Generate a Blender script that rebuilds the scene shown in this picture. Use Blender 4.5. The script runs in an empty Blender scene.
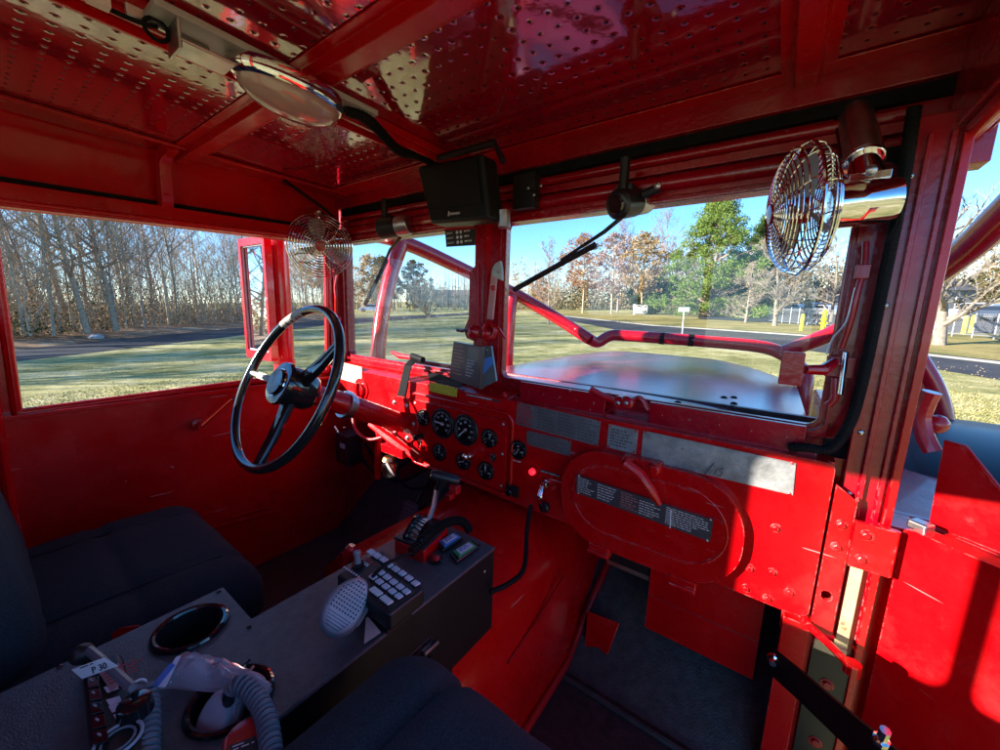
import bpy, bmesh, math, random
from mathutils import Vector as V, Matrix, noise
random.seed(7)
sc = bpy.context.scene
col = sc.collection
rad = math.radians
# ------------------------------------------------------------------ frames
F_PX = 385.0
EYE = V((0, 0, 2.15))
def cam_axes(pitch, yaw, roll):
    p, y, r = rad(pitch), rad(yaw), rad(roll)
    F = V((-math.sin(y)*math.cos(p), math.cos(y)*math.cos(p), -math.sin(p)))
    Rt = V((math.cos(y), math.sin(y), 0)); U = Rt.cross(F)
    R2 = Rt*math.cos(r)+U*math.sin(r); U2 = -Rt*math.sin(r)+U*math.cos(r)
    return Matrix((R2, U2, -F)).transposed()      # columns right, up, back
CT = cam_axes(9.51, 35.83, 1.83)      # camera axes in the truck's own frame (eye at its origin)
CW = cam_axes(10.9, 35.83, -0.25)     # camera axes in the world
T_TRUCK = Matrix.Translation(EYE) @ (CW @ CT.transposed()).to_4x4()   # truck frame -> world
def R(u, v, ax, val):                 # point of a truck plane (axis ax = val) seen at photo position u, v
    d = CT @ V((u-500, 375-v, -F_PX)); return d*(val/d[ax])
def RP(u, v, p0, n):
    d = CT @ V((u-500, 375-v, -F_PX)); return d*(V(p0).dot(V(n))/d.dot(V(n)))
def DP(u, v, dep): return (CT @ V((u-500, 375-v, -F_PX)))*(dep/F_PX)
def G(u, v, z=0.0):                   # point of the world ground
    d = CW @ V((u-500, 375-v, -F_PX)); return EYE + d*((z-EYE.z)/d.z)
def dist_pt(u, D, z=0.0):             # ground point in the direction of column u, D metres off
    d = CW @ V((u-500, 75, -F_PX)); d.z = 0; d.normalize(); return V((d.x*D, d.y*D, z))
# ------------------------------------------------------------------ materials
MATS = {}
class NT:
    def __init__(s, m):
        s.t = m.node_tree; s.t.nodes.clear()
    def n(s, typ, **k):
        nd = s.t.nodes.new(typ)
        ins = k.pop('i', {})
        for a, b in k.items(): setattr(nd, a, b)
        for a, b in ins.items():
            if isinstance(b, bpy.types.NodeSocket): s.t.links.new(b, nd.inputs[a])
            else: nd.inputs[a].default_value = b
        return nd
    def l(s, a, b): s.t.links.new(a, b)
def rgba(c): return (c[0], c[1], c[2], 1)
def mat(name, color, rough=.5, crough=.06, metal=0., coat=0., spec=.5, noise_s=0, noise_a=.15, bump=0., bump_s=80, chips=0., chip_col=(.6,.5,.45), emit=None, trans=0., rvar=0.0, dust_or_sheen=0., scratch=0., edge=0.):
    m = bpy.data.materials.new(name); m.use_nodes = True; t = NT(m); MATS[name] = m
    out = t.n('ShaderNodeOutputMaterial')
    b = t.n('ShaderNodeBsdfPrincipled', i={'Roughness': rough, 'Metallic': metal, 'Coat Weight': coat, 'Coat Roughness': crough, 'Specular IOR Level': spec, 'Transmission Weight': trans})
    tc = t.n('ShaderNodeTexCoord')
    if noise_s:
        nz = t.n('ShaderNodeTexNoise', i={'Vector': tc.outputs['Object'], 'Scale': noise_s, 'Detail': 5., 'Roughness': .6})
        cr = t.n('ShaderNodeMapRange', i={0: nz.outputs[0], 1: .3, 2: .7, 3: 1-noise_a, 4: 1+noise_a})
        mx = t.n('ShaderNodeMix', data_type='RGBA', blend_type='MULTIPLY', i={0: 1., 6: rgba(color)})
        cb = t.n('ShaderNodeCombineColor', i={0: cr.outputs[0], 1: cr.outputs[0], 2: cr.outputs[0]})
        t.l(cb.outputs[0], mx.inputs[7]); c = mx.outputs[2]
    else:
        c = t.n('ShaderNodeRGB'); c.outputs[0].default_value = rgba(color); c = c.outputs[0]
    if dust_or_sheen:
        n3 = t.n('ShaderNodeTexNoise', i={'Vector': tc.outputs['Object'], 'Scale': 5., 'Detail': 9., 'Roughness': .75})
        r3 = t.n('ShaderNodeMapRange', i={0: n3.outputs[0], 1: .5, 2: .8, 3: 0., 4: dust_or_sheen})
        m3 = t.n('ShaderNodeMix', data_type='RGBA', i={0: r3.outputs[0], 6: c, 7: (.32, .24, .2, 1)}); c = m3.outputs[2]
    if chips:
        n2 = t.n('ShaderNodeTexNoise', i={'Vector': tc.outputs['Object'], 'Scale': 34., 'Detail': 3., 'Roughness': .55})
        r2 = t.n('ShaderNodeMapRange', i={0: n2.outputs[0], 1: .80-chips, 2: .815-chips, 3: 0., 4: .75})
        m2 = t.n('ShaderNodeMix', data_type='RGBA', i={0: r2.outputs[0], 6: c, 7: rgba(chip_col)}); c = m2.outputs[2]
    if scratch:
        mp = t.n('ShaderNodeMapping', i={'Vector': tc.outputs['Object'], 'Scale': (2.5, 2.5, 60), 'Rotation': (.25, .2, .1)})
        n4 = t.n('ShaderNodeTexNoise', i={'Vector': mp.outputs[0], 'Scale': 1.6, 'Detail': 2.})
        r4 = t.n('ShaderNodeMapRange', i={0: n4.outputs[0], 1: .77-scratch, 2: .78-scratch, 3: 0., 4: .55})
        m4 = t.n('ShaderNodeMix', data_type='RGBA', i={0: r4.outputs[0], 6: c, 7: (.62, .42, .4, 1)}); c = m4.outputs[2]
    if edge:  # pale edge wear that also paints in bright highlights along the edges
        ge = t.n('ShaderNodeNewGeometry'); bv = t.n('ShaderNodeBevel', samples=3, i={'Radius': edge})
        dt = t.n('ShaderNodeVectorMath', operation='DOT_PRODUCT', i={0: ge.outputs['Normal'], 1: bv.outputs[0]})
        re = t.n('ShaderNodeMapRange', i={0: dt.outputs['Value'], 1: .985, 2: .90, 3: 0., 4: 1.})
        ne = t.n('ShaderNodeTexNoise', i={'Vector': tc.outputs['Object'], 'Scale': 60., 'Detail': 4., 'Roughness': .7})
        rn_ = t.n('ShaderNodeMapRange', i={0: ne.outputs[0], 1: .50, 2: .66, 3: 0., 4: .75})
        mu = t.n('ShaderNodeMath', operation='MULTIPLY', i={0: re.outputs[0], 1: rn_.outputs[0]})
        m7 = t.n('ShaderNodeMix', data_type='RGBA', i={0: mu.outputs[0], 6: c, 7: (.55, .30, .28, 1)}); c = m7.outputs[2]
    t.l(c, b.inputs['Base Color'])
    if rvar:
        n5 = t.n('ShaderNodeTexNoise', i={'Vector': tc.outputs['Object'], 'Scale': 7., 'Detail': 8., 'Roughness': .7})
        r5 = t.n('ShaderNodeMapRange', i={0: n5.outputs[0], 1: .3, 2: .7, 3: max(.02, rough-rvar), 4: rough+rvar}); t.l(r5.outputs[0], b.inputs['Roughness'])
    if bump:
        n6 = t.n('ShaderNodeTexNoise', i={'Vector': tc.outputs['Object'], 'Scale': bump_s, 'Detail': 3.})
        bp = t.n('ShaderNodeBump', i={'Strength': bump, 'Distance': .002, 'Height': n6.outputs[0]}); t.l(bp.outputs[0], b.inputs['Normal'])
        m['bump'] = 1
    if emit: b.inputs['Emission Color'].default_value = rgba(emit[0]); b.inputs['Emission Strength'].default_value = emit[1]
    t.l(b.outputs[0], out.inputs[0]); return m
RED = (.52, .0006, .0035)
mat('red_paint', RED, .24, coat=.22, spec=.4, noise_s=3, noise_a=.24, bump=.22, bump_s=55, chips=.055, chip_col=(.45,.2,.18), rvar=.10, scratch=.0, edge=.003, dust_or_sheen=.05)
mat('red_door', (.50,.0005,.003), .27, coat=.16, spec=.4, noise_s=2.5, noise_a=.24, bump=.18, bump_s=40, chips=.06, chip_col=(.5,.25,.22), rvar=.10, scratch=.04, edge=.003, dust_or_sheen=.10)
mat('red_old', (.38,.004,.008), .36, coat=.2, noise_s=9, noise_a=.25, bump=.5, bump_s=120, chips=.09, chip_col=(.4,.22,.18), rvar=.12)
mat('red_frame', (.36,.0006,.010), .26, coat=.3, noise_s=8, noise_a=.2, bump=.35, bump_s=90, chips=.08, chip_col=(.5,.3,.28), rvar=.12, edge=.003)
mat('red_pipe', (.50,.006,.018), .25, coat=.5, noise_s=8, noise_a=.15, bump=.1, chips=.085, chip_col=(.6,.4,.38), rvar=.1)
mat('red_hood', (.30,.02,.05), .34, crough=.20, coat=1., noise_s=4, noise_a=.1, bump=.25, bump_s=9, rvar=.05, dust_or_sheen=.35)  # faded paint; its pale dust layer also paints in the sky's reflection
mat('red_plastic', (.5,.004,.008), .3, coat=.2)
mat('black_plastic', (.012,.012,.014), .38, noise_s=20, noise_a=.2, bump=.1, bump_s=300)
mat('black_gloss', (.008,.009,.011), .12, coat=.6)
mat('black_rubber', (.009,.009,.010), .65, spec=.12, noise_s=30, noise_a=.3, bump=.15, bump_s=200)
mat('green_black', (.004,.008,.007), .42, noise_s=10, noise_a=.2, spec=.35)
mat('console_coat', (.075,.090,.098), .40, noise_s=60, noise_a=.25, bump=.55, bump_s=520, spec=.55)
mat('floor_mat', (.035,.038,.044), .5, noise_s=40, noise_a=.5, bump=1., bump_s=230, dust_or_sheen=.10, spec=.6)
mat('fabric', (.024,.034,.043), .95, noise_s=500, noise_a=.6, bump=.35, bump_s=900, spec=.25)
mat('fabric_seam', (.006,.009,.014), .95)
mat('chrome', (.82,.80,.80), .07, metal=1., noise_s=6, noise_a=.05, bump=.05)
mat('steel', (.50,.49,.48), .38, metal=1., noise_s=20, noise_a=.3, rvar=.1)
mat('alu_plate', (.30,.30,.30), .42, metal=.75, noise_s=18, noise_a=.3, bump=.3, chips=.06, chip_col=(.12,.1,.1), rvar=.1)
mat('alu_worn', (.34,.34,.33), .5, metal=.55, noise_s=26, noise_a=.35, bump=.5, chips=.10, chip_col=(.16,.14,.14), rvar=.1)
mat('engrave', (.10,.09,.09), .6)
mat('brass', (.55,.42,.20), .35, metal=1., noise_s=30, noise_a=.3)
mat('beige_strip', (.55,.46,.24), .5, metal=.2, noise_s=25, noise_a=.3, chips=.1, chip_col=(.2,.12,.05))
mat('yellow_label', (.50,.42,.02), .5, noise_s=60, noise_a=.2)
mat('cream_label', (.62,.60,.42), .55, noise_s=40, noise_a=.15)
mat('white_label', (.75,.76,.80), .5, noise_s=30, noise_a=.05)
mat('white_key', (.62,.66,.72), .35, noise_s=30, noise_a=.08)
mat('cream_key', (.72,.74,.70), .4)
mat('ink', (.02,.02,.025), .6)
mat('ink_red', (.5,.01,.02), .5)
mat('ink_white', (.75,.75,.75), .5)
mat('gauge_face', (.012,.014,.016), .35)
mat('amber', (.7,.3,.05), .4)
mat('grey_plastic', (.20,.22,.24), .45, noise_s=20, noise_a=.15, bump=.1, bump_s=200)
mat('light_grey', (.42,.45,.48), .42, noise_s=20, noise_a=.1)
mat('cord_grey', (.14,.155,.18), .5)
mat('blue_lens', (.08,.25,.65), .2, coat=.5)
mat('green_lens', (.05,.35,.12), .2, coat=.5)
mat('red_lens', (.7,.01,.03), .1, coat=1., emit=((1,.02,.04), .5)); mat('red_button', (.6,.01,.02), .2, coat=.5)
mat('wood_handle', (.55,.22,.20), .35, noise_s=12, noise_a=.25, chips=.07)
mat('card_dark', (.06,.052,.058), .35, coat=.3)
mat('card_grey', (.10,.11,.11), .35, coat=.3)
mat('mirror', (.9,.9,.9), .02, metal=1.)
mat('dark_void', (.003,.003,.003), .9)
mat('black_fender', (.006,.008,.012), .42, coat=.12, spec=.3, noise_s=4, noise_a=.3, dust_or_sheen=.03)
mat('tire', (.02,.02,.02), .8)
mat('wheel_rim', (.012,.016,.017), .14, coat=.7, chips=.05, chip_col=(.4,.42,.36))
mat('worn_or_lit_grey', (.42,.43,.38), .5, noise_s=30, noise_a=.2)  # bare grey metal; on the steering wheel it paints in sunlight
# exterior
mat('bark', (.33,.25,.17), .9, noise_s=6, noise_a=.4, bump=.8, bump_s=20)
mat('bark_pale', (.46,.37,.26), .9, noise_s=6, noise_a=.35, bump=.8, bump_s=20)
mat('bark_mid', (.25,.21,.165), .9, noise_s=6, noise_a=.35, bump=.8, bump_s=20)
mat('bark_pink', (.32,.25,.22), .9, noise_s=6, noise_a=.35)
mat('white_paint', (.72,.72,.70), .5, noise_s=5, noise_a=.06)
mat('car_silver', (.6,.62,.65), .25, metal=.4, coat=.8)
mat('car_white', (.75,.76,.78), .25, coat=.8)
mat('car_dark', (.04,.05,.07), .25, coat=.8)
mat('car_blue', (.04,.09,.22), .25, coat=.8)
mat('car_glass', (.02,.025,.03), .08, coat=.5)
mat('bollard_yellow', (.72,.60,.02), .5, noise_s=8, noise_a=.1)
mat('galv', (.35,.36,.37), .45, metal=.5)
mat('wall_brick', (.28,.10,.07), .9, noise_s=3, noise_a=.15)
mat('wall_pale', (.33,.32,.29), .9, noise_s=1, noise_a=.1)
mat('roof_grey', (.10,.10,.11), .8, noise_s=2, noise_a=.15)
mat('rock', (.36,.35,.33), .9, noise_s=4, noise_a=.3, bump=1, bump_s=8)
def glass(name, tint=(.97,.985,.98), refl=1., dirt=.03, dc=.5):
    m = bpy.data.materials.new(name); m.use_nodes = True; t = NT(m); MATS[name] = m
    out = t.n('ShaderNodeOutputMaterial')
    tr = t.n('ShaderNodeBsdfTransparent', i={'Color': rgba(tint)}); gl = t.n('ShaderNodeBsdfGlossy', i={'Roughness': .01})
    lw = t.n('ShaderNodeLayerWeight', i={'Blend': .5}); pw = t.n('ShaderNodeMath', operation='POWER', i={0: lw.outputs[1], 1: 4.}); ml = t.n('ShaderNodeMath', operation='MULTIPLY_ADD', i={0: pw.outputs[0], 1: .45*refl, 2: .02*refl})
    mx = t.n('ShaderNodeMixShader', i={0: ml.outputs[0], 1: tr.outputs[0], 2: gl.outputs[0]})
    tc = t.n('ShaderNodeTexCoord'); nz = t.n('ShaderNodeTexNoise', i={'Vector': tc.outputs['Object'], 'Scale': 160., 'Detail': 2.})
    r = t.n('ShaderNodeMapRange', i={0: nz.outputs[0], 1: .70, 2: .76, 3: min(.5,dirt*.4), 4: min(.95,dirt*8)})
    df = t.n('ShaderNodeBsdfDiffuse', i={'Color': (dc, dc, dc*1.06, 1)})
    m2 = t.n('ShaderNodeMixShader', i={0: r.outputs[0], 1: mx.outputs[0], 2: df.outputs[0]}); t.l(m2.outputs[0], out.inputs[0]); return m
glass('glass'); glass('clear_bag', (.86,.90,.97), 3.5, .75, .85); mat('lens_clear',(.62,.46,.46),.12,coat=.8,trans=.25,bump=.4,bump_s=90)
def ceiling_mat():
    m = bpy.data.materials.new('perforated_red'); m.use_nodes = True; t = NT(m); MATS['perforated_red'] = m
    out = t.n('ShaderNodeOutputMaterial'); tc = t.n('ShaderNodeTexCoord'); sp = t.n('ShaderNodeSeparateXYZ', i={0: tc.outputs['Object']})
    def M(op, a, b=None, c=None):
        nd = t.n('ShaderNodeMath', operation=op)
        for k, x in enumerate((a, b, c)):
            if x is None: continue
            if isinstance(x, (int, float)): nd.inputs[k].default_value = x
            else: t.l(x, nd.inputs[k])
        return nd.outputs[0]
    sx, sy = .0335, .0335
    cx = M('DIVIDE', sp.outputs[0], sx); ix = M('FLOOR', cx); fx = M('SUBTRACT', M('SUBTRACT', cx, ix), .5)
    par = 0.15
    cy = M('ADD', M('DIVIDE', sp.outputs[1], sy), par); iy = M('FLOOR', cy); fy = M('SUBTRACT', M('SUBTRACT', cy, iy), .5)
    dx = M('MULTIPLY', fx, sx); dy = M('MULTIPLY', fy, sy)
    d = M('SQRT', M('ADD', M('MULTIPLY', dx, dx), M('MULTIPLY', dy, dy)))
    dot = t.n('ShaderNodeMapRange', i={0: d, 1: .0025, 2: .0038, 3: 1., 4: 0.}).outputs[0]
    dim = t.n('ShaderNodeMapRange', interpolation_type='SMOOTHSTEP', i={0: d, 1: .0025, 2: .008, 3: 0., 4: 1.}).outputs[0]
    nz = t.n('ShaderNodeTexNoise', i={'Vector': tc.outputs['Object'], 'Scale': 5., 'Detail': 4.})
    nf = t.n('ShaderNodeTexNoise', i={'Vector': tc.outputs['Object'], 'Scale': 70., 'Detail': 3.})
    h = M('ADD', M('MULTIPLY', dim, .45), M('ADD', M('MULTIPLY', nz.outputs[0], 1.6), M('MULTIPLY', nf.outputs[0], .12)))
    bp = t.n('ShaderNodeBump', i={'Strength': .55, 'Distance': .0016, 'Height': h})
    mx = t.n('ShaderNodeMix', data_type='RGBA', i={0: dot, 6: rgba((.34,.001,.018)), 7: (.012,.002,.003,1)})
    rr_ = t.n('ShaderNodeMapRange', i={0: dot, 1: 0., 2: 1., 3: .13, 4: .8})
    ct = t.n('ShaderNodeMapRange', i={0: dot, 1: 0., 2: 1., 3: 1., 4: 0.})
    b = t.n('ShaderNodeBsdfPrincipled', i={'Base Color': mx.outputs[2], 'Roughness': rr_.outputs[0], 'Coat Weight': ct.outputs[0], 'Coat Roughness': .05, 'Coat IOR': 2.7, 'Normal': bp.outputs[0], 'Coat Normal': bp.outputs[0]})
    t.l(b.outputs[0], out.inputs[0])
ceiling_mat()
def ground_mat(name, cols, scale=1., fine=30., bump=.6, rough=.95, patch=.35):
    m = bpy.data.materials.new(name); m.use_nodes = True; t = NT(m); MATS[name] = m
    out = t.n('ShaderNodeOutputMaterial'); tc = t.n('ShaderNodeTexCoord')
    a = t.n('ShaderNodeTexNoise', i={'Vector': tc.outputs['Object'], 'Scale': patch*scale, 'Detail': 8., 'Roughness': .72})
    f = t.n('ShaderNodeTexNoise', i={'Vector': tc.outputs['Object'], 'Scale': fine*scale, 'Detail': 6., 'Roughness': .8})
    md = t.n('ShaderNodeTexNoise', i={'Vector': tc.outputs['Object'], 'Scale': 2.6*scale, 'Detail': 6., 'Roughness': .75}); s0 = t.n('ShaderNodeMath', operation='MULTIPLY_ADD', i={0: f.outputs[0], 1: .55, 2: a.outputs[0]}); s = t.n('ShaderNodeMath', operation='MULTIPLY_ADD', i={0: md.outputs[0], 1: .40, 2: s0.outputs[0]})
    mr = t.n('ShaderNodeMapRange', i={0: s.outputs[0], 1: .78, 2: 1.14})
    cr = t.n('ShaderNodeValToRGB', i={0: mr.outputs[0]}); e = cr.color_ramp.elements
    e[0].position = 0; e[0].color = rgba(cols[0]); e[1].position = 1; e[1].color = rgba(cols[-1])
    for k, c in enumerate(cols[1:-1]):
        el = e.new((k+1)/(len(cols)-1)); el.color = rgba(c)
    bp = t.n('ShaderNodeBump', i={'Strength': bump, 'Distance': .05, 'Height': f.outputs[0]})
    b = t.n('ShaderNodeBsdfPrincipled', i={'Base Color': cr.outputs[0], 'Roughness': rough, 'Specular IOR Level': .15, 'Normal': bp.outputs[0]})
    t.l(b.outputs[0], out.inputs[0])
ground_mat('grass', [(.14,.14,.04), (.28,.26,.085), (.48,.42,.18), (.66,.56,.31)], 1., 14.)
ground_mat('verge', [(.13,.13,.04), (.25,.22,.07), (.38,.29,.10), (.42,.32,.14)], 1., 12.)
ground_mat('litter', [(.12,.075,.045), (.22,.14,.085), (.36,.23,.14), (.5,.38,.26)], 1., 9., 1.)
ground_mat('asphalt', [(.045,.047,.052), (.06,.062,.068), (.085,.087,.092)], 1., 60., .3, .85)
ground_mat('kerb', [(.2,.19,.17), (.27,.26,.24), (.33,.32,.29)], 1., 30., .2)
def leaf_mat(name, c1, c2, sc_=1.3):
    m = bpy.data.materials.new(name); m.use_nodes = True; t = NT(m); MATS[name] = m
    out = t.n('ShaderNodeOutputMaterial'); tc = t.n('ShaderNodeTexCoord'); oi = t.n('ShaderNodeObjectInfo')
    a = t.n('ShaderNodeTexNoise', i={'Vector': tc.outputs['Object'], 'Scale': sc_, 'Detail': 5., 'Roughness': .8})
    ad = t.n('ShaderNodeMath', operation='MULTIPLY_ADD', i={0: oi.outputs['Random'], 1: .25, 2: a.outputs[0]})
    mr = t.n('ShaderNodeMapRange', i={0: ad.outputs[0], 1: .42, 2: .78})
    mx = t.n('ShaderNodeMix', data_type='RGBA', i={0: mr.outputs[0], 6: rgba(c1), 7: rgba(c2)})
    b = t.n('ShaderNodeBsdfPrincipled', i={'Base Color': mx.outputs[2], 'Roughness': .7, 'Specular IOR Level': .2})
    tl = t.n('ShaderNodeBsdfTranslucent', i={'Color': mx.outputs[2]})
    ms = t.n('ShaderNodeMixShader', i={0: .3, 1: b.outputs[0], 2: tl.outputs[0]}); t.l(ms.outputs[0], out.inputs[0])
leaf_mat('leaf_green', (.05,.10,.022), (.24,.33,.07)); leaf_mat('leaf_dark', (.02,.035,.014), (.055,.075,.028))
leaf_mat('leaf_orange', (.28,.12,.06), (.48,.28,.14)); leaf_mat('leaf_tan', (.32,.22,.12), (.52,.40,.23)); leaf_mat('leaf_pink', (.30,.19,.16), (.42,.31,.27)); leaf_mat('leaf_olive', (.07,.065,.025), (.18,.15,.055))
# ------------------------------------------------------------------ mesh builder
class MB:
    def __init__(s): s.v=[]; s.f=[]; s.mi=[]; s.mats=[]
    def m(s, name):
        if name not in s.mats: s.mats.append(name)
        return s.mats.index(name)
    def add(s, vs, fs, mt):
        o=len(s.v); s.v += [V(x) for x in vs]; k=s.m(mt)
        for f in fs: s.f.append([o+i for i in f]); s.mi.append(k)
        return s
    def box(s, c, size, mt, rot=None):
        hx,hy,hz=[x/2 for x in size]; c=V(c); rot = rot or Matrix.Identity(3)
        vs=[c+rot@V((x*hx,y*hy,z*hz)) for x in(-1,1) for y in(-1,1) for z in(-1,1)]
        return s.add(vs,[(0,1,3,2),(4,6,7,5),(0,4,5,1),(2,3,7,6),(0,2,6,4),(1,5,7,3)],mt)
    def bx(s, x0,x1,y0,y1,z0,z1, mt): return s.box(((x0+x1)/2,(y0+y1)/2,(z0+z1)/2),(abs(x1-x0),abs(y1-y0),abs(z1-z0)),mt)
    def prism(s, poly, d, mt):
        n=len(poly); a=[V(p) for p in poly]; b=[p+V(d) for p in a]
        nn=(a[1]-a[0]).cross(a[2]-a[1])
        fs=[tuple(range(n)),tuple(range(2*n-1,n-1,-1))]+[((i+1)%n,i,n+i,n+(i+1)%n) for i in range(n)]
        if nn.dot(V(d))>0: fs=[tuple(reversed(f)) for f in fs]
        return s.add(a+b,fs,mt)
    def tube(s, pts, r, mt, n=10, closed=False, cap=True, flat=None):
        pts=[V(p) for p in pts]; N=len(pts); rs=r if isinstance(r,(list,tuple)) else [r]*N
        up=None; vs=[]
        for i,p in enumerate(pts):
            if closed: t=pts[(i+1)%N]-pts[i-1]
            else: t=pts[min(i+1,N-1)]-pts[max(i-1,0)]
            if t.length<1e-9: t=V((0,0,1))
            t.normalize()
            if up is None:
                up=t.orthogonal().normalized()
                if flat is not None: up=(V(flat)-t*V(flat).dot(t)).normalized()
            else: up=(up-t*up.dot(t)); up=up.normalized() if up.length>1e-6 else t.orthogonal().normalized()
            w=t.cross(up)
            for k in range(n):
                a=2*math.pi*k/n; vs.append(p+(up*math.cos(a)+w*math.sin(a))*rs[i])
        fs=[]
        for i in range(N if closed else N-1):
            j=(i+1)%N
            for k in range(n):
                k2=(k+1)%n; fs.append((i*n+k,i*n+k2,j*n+k2,j*n+k))
        if cap and not closed: fs += [tuple(range(n-1,-1,-1)), tuple((N-1)*n+k for k in range(n))]
        return s.add(vs,fs,mt)
    def lathe(s, prof, o, ax, mt, n=24, squash=None, capit=True):
        o=V(o); ax=V(ax).normalized(); u=ax.orthogonal().normalized()
        if squash: u=(V(squash[0])-ax*V(squash[0]).dot(ax)).normalized()
        w=ax.cross(u); kx,ky=(1,1) if not squash else (1,squash[1]); vs=[]
        for r,h in prof:
            for k in range(n):
                a=2*math.pi*k/n; vs.append(o+ax*h+(u*math.cos(a)*kx+w*math.sin(a)*ky)*r)
        fs=[(i*n+k,i*n+(k+1)%n,(i+1)*n+(k+1)%n,(i+1)*n+k) for i in range(len(prof)-1) for k in range(n)]
        if capit: fs += [tuple(range(n-1,-1,-1)), tuple((len(prof)-1)*n+k for k in range(n))]
        return s.add(vs,fs,mt)
    def torus(s, c, ax, RR, r, mt, n=48, m=8, squash=None):
        ax=V(ax).normalized(); u=ax.orthogonal().normalized()
        if squash: u=(V(squash[0])-ax*V(squash[0]).dot(ax)).normalized()
        w=ax.cross(u); ky=1 if not squash else squash[1]
        return s.tube([V(c)+(u*math.cos(2*math.pi*i/n)+w*math.sin(2*math.pi*i/n)*ky)*RR for i in range(n)], r, mt, m, True)
    def ball(s, c, r, mt, n=12, sc3=(1,1,1), rot=None):
        rot=rot or Matrix.Identity(3); vs=[]; fs=[]; m=n//2
        for i in range(m+1):
            p=math.pi*i/m
            for k in range(n):
                a=2*math.pi*k/n; vs.append(V(c)+rot@V((r*sc3[0]*math.sin(p)*math.cos(a), r*sc3[1]*math.sin(p)*math.sin(a), r*sc3[2]*math.cos(p))))
        for i in range(m):
            for k in range(n): fs.append((i*n+k,(i+1)*n+k,(i+1)*n+(k+1)%n,i*n+(k+1)%n))
        return s.add(vs,fs,mt)
    def plate(s, outline, holes, t, Mx, mt):        # flat plate with holes, 2-D outline placed by matrix Mx, thickness t centred
        cu=bpy.data.curves.new('tmp','CURVE'); cu.dimensions='2D'; cu.fill_mode='BOTH'; cu.extrude=t/2
        for lp in [outline]+holes:
            sp=cu.splines.new('POLY'); sp.points.add(len(lp)-1); sp.use_cyclic_u=True
            for k,p in enumerate(lp): sp.points[k].co=(p[0],p[1],0,1)
        ob=bpy.data.objects.new('tmp',cu); col.objects.link(ob)
        me=bpy.data.meshes.new_from_object(ob); 
        s.add([Mx@v.co for v in me.vertices],[tuple(p.vertices) for p in me.polygons],mt)
        bpy.data.objects.remove(ob); bpy.data.curves.remove(cu); bpy.data.meshes.remove(me); return s
    def text(s, body, size, o, ux, uy, mt, t=.0004, align='LEFT'):
        cu=bpy.data.curves.new('tmp','FONT'); cu.body=body; cu.size=size; cu.extrude=t/2; cu.align_x=align; cu.resolution_u=3
        ob=bpy.data.objects.new('tmp',cu); col.objects.link(ob); me=bpy.data.meshes.new_from_object(ob)
        ux=V(ux).normalized(); uy=V(uy); uy=(uy-ux*uy.dot(ux)).normalized(); un=ux.cross(uy)
        s.add([V(o)+ux*v.co.x+uy*v.co.y+un*(v.co.z+t/2+.0003) for v in me.vertices],[tuple(p.vertices) for p in me.polygons],mt)
        bpy.data.objects.remove(ob); bpy.data.curves.remove(cu); bpy.data.meshes.remove(me); return s
    def print_rows(s, o, ux, uy, w, h, rows, mt, fill=.55, seed=1):     # rows of small print
        rn=random.Random(seed); ux=V(ux).normalized(); uy=V(uy).normalized(); un=ux.cross(uy); dh=h/rows
        for r in range(rows):
            x=0.; end=w*rn.uniform(.6,1.)
            while x<end-.002:
                L=min(rn.uniform(.003,.012),end-x); p=V(o)+ux*x-uy*(dh*r+dh*.2)+un*.0004
                a=dh*fill; s.add([p,p+ux*L,p+ux*L-uy*a,p-uy*a],[(0,3,2,1)],mt); x+=L+.0022
        return s
    def build(s, name, parent=None, bevel=0, smooth=35, base=None, seg=2, sub=0):
        me=bpy.data.meshes.new(name); 
        o=bpy.data.objects.new(name,me); col.objects.link(o)
        b0=V((0,0,0))
        if parent is not None:
            o.parent=parent; b0=V(parent.get('_b',(0,0,0))); o['_b']=b0[:]
        elif base is not None: b0=V(base); o['_b']=b0[:]; o.location=b0
        me.from_pydata([(v-b0)[:] for v in s.v],[],s.f)
        for mn in s.mats: me.materials.append(MATS[mn])
        me.polygons.foreach_set('material_index',s.mi)
        me.update(); me.validate(clean_customdata=False)
        if smooth:
            me.polygons.foreach_set('use_smooth',[True]*len(me.polygons)); me.set_sharp_from_angle(angle=rad(smooth))
        if bevel:
            b=o.modifiers.new('b','BEVEL'); b.width=bevel; b.segments=seg; b.limit_method='ANGLE'; b.angle_limit=rad(40); b.harden_normals=True
        if sub:
            q=o.modifiers.new('s','SUBSURF'); q.levels=q.render_levels=sub
        return o
TR=[]      # top-level things that live in the truck frame
def tag(o,label=None,cat=None,group=None,kind=None):
    if label:o['label']=label
    if cat:o['category']=cat
    if group:o['group']=group
    if kind:o['kind']=kind
    return o
def thing(name,base,label,cat,group=None,truck=True):
    o=bpy.data.objects.new(name,None); o.empty_display_size=.05; col.objects.link(o); o.location=V(base); o['_b']=V(base)[:]
    tag(o,label,cat,group)
    if truck: TR.append(o)
    return o
def single(mb,name,base,label,cat,group=None,truck=True,**k):
    o=mb.build(name,base=base,**k); tag(o,label,cat,group)
    if truck: TR.append(o)
    return o
def rr(x0,y0,x1,y1,r,n=6):
    out=[]
    for cx,cy,a0 in((x1-r,y1-r,0),(x0+r,y1-r,90),(x0+r,y0+r,180),(x1-r,y0+r,270)):
        for k in range(n+1):
            a=rad(a0+90*k/n); out.append((cx+r*math.cos(a),cy+r*math.sin(a)))
    return out
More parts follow.
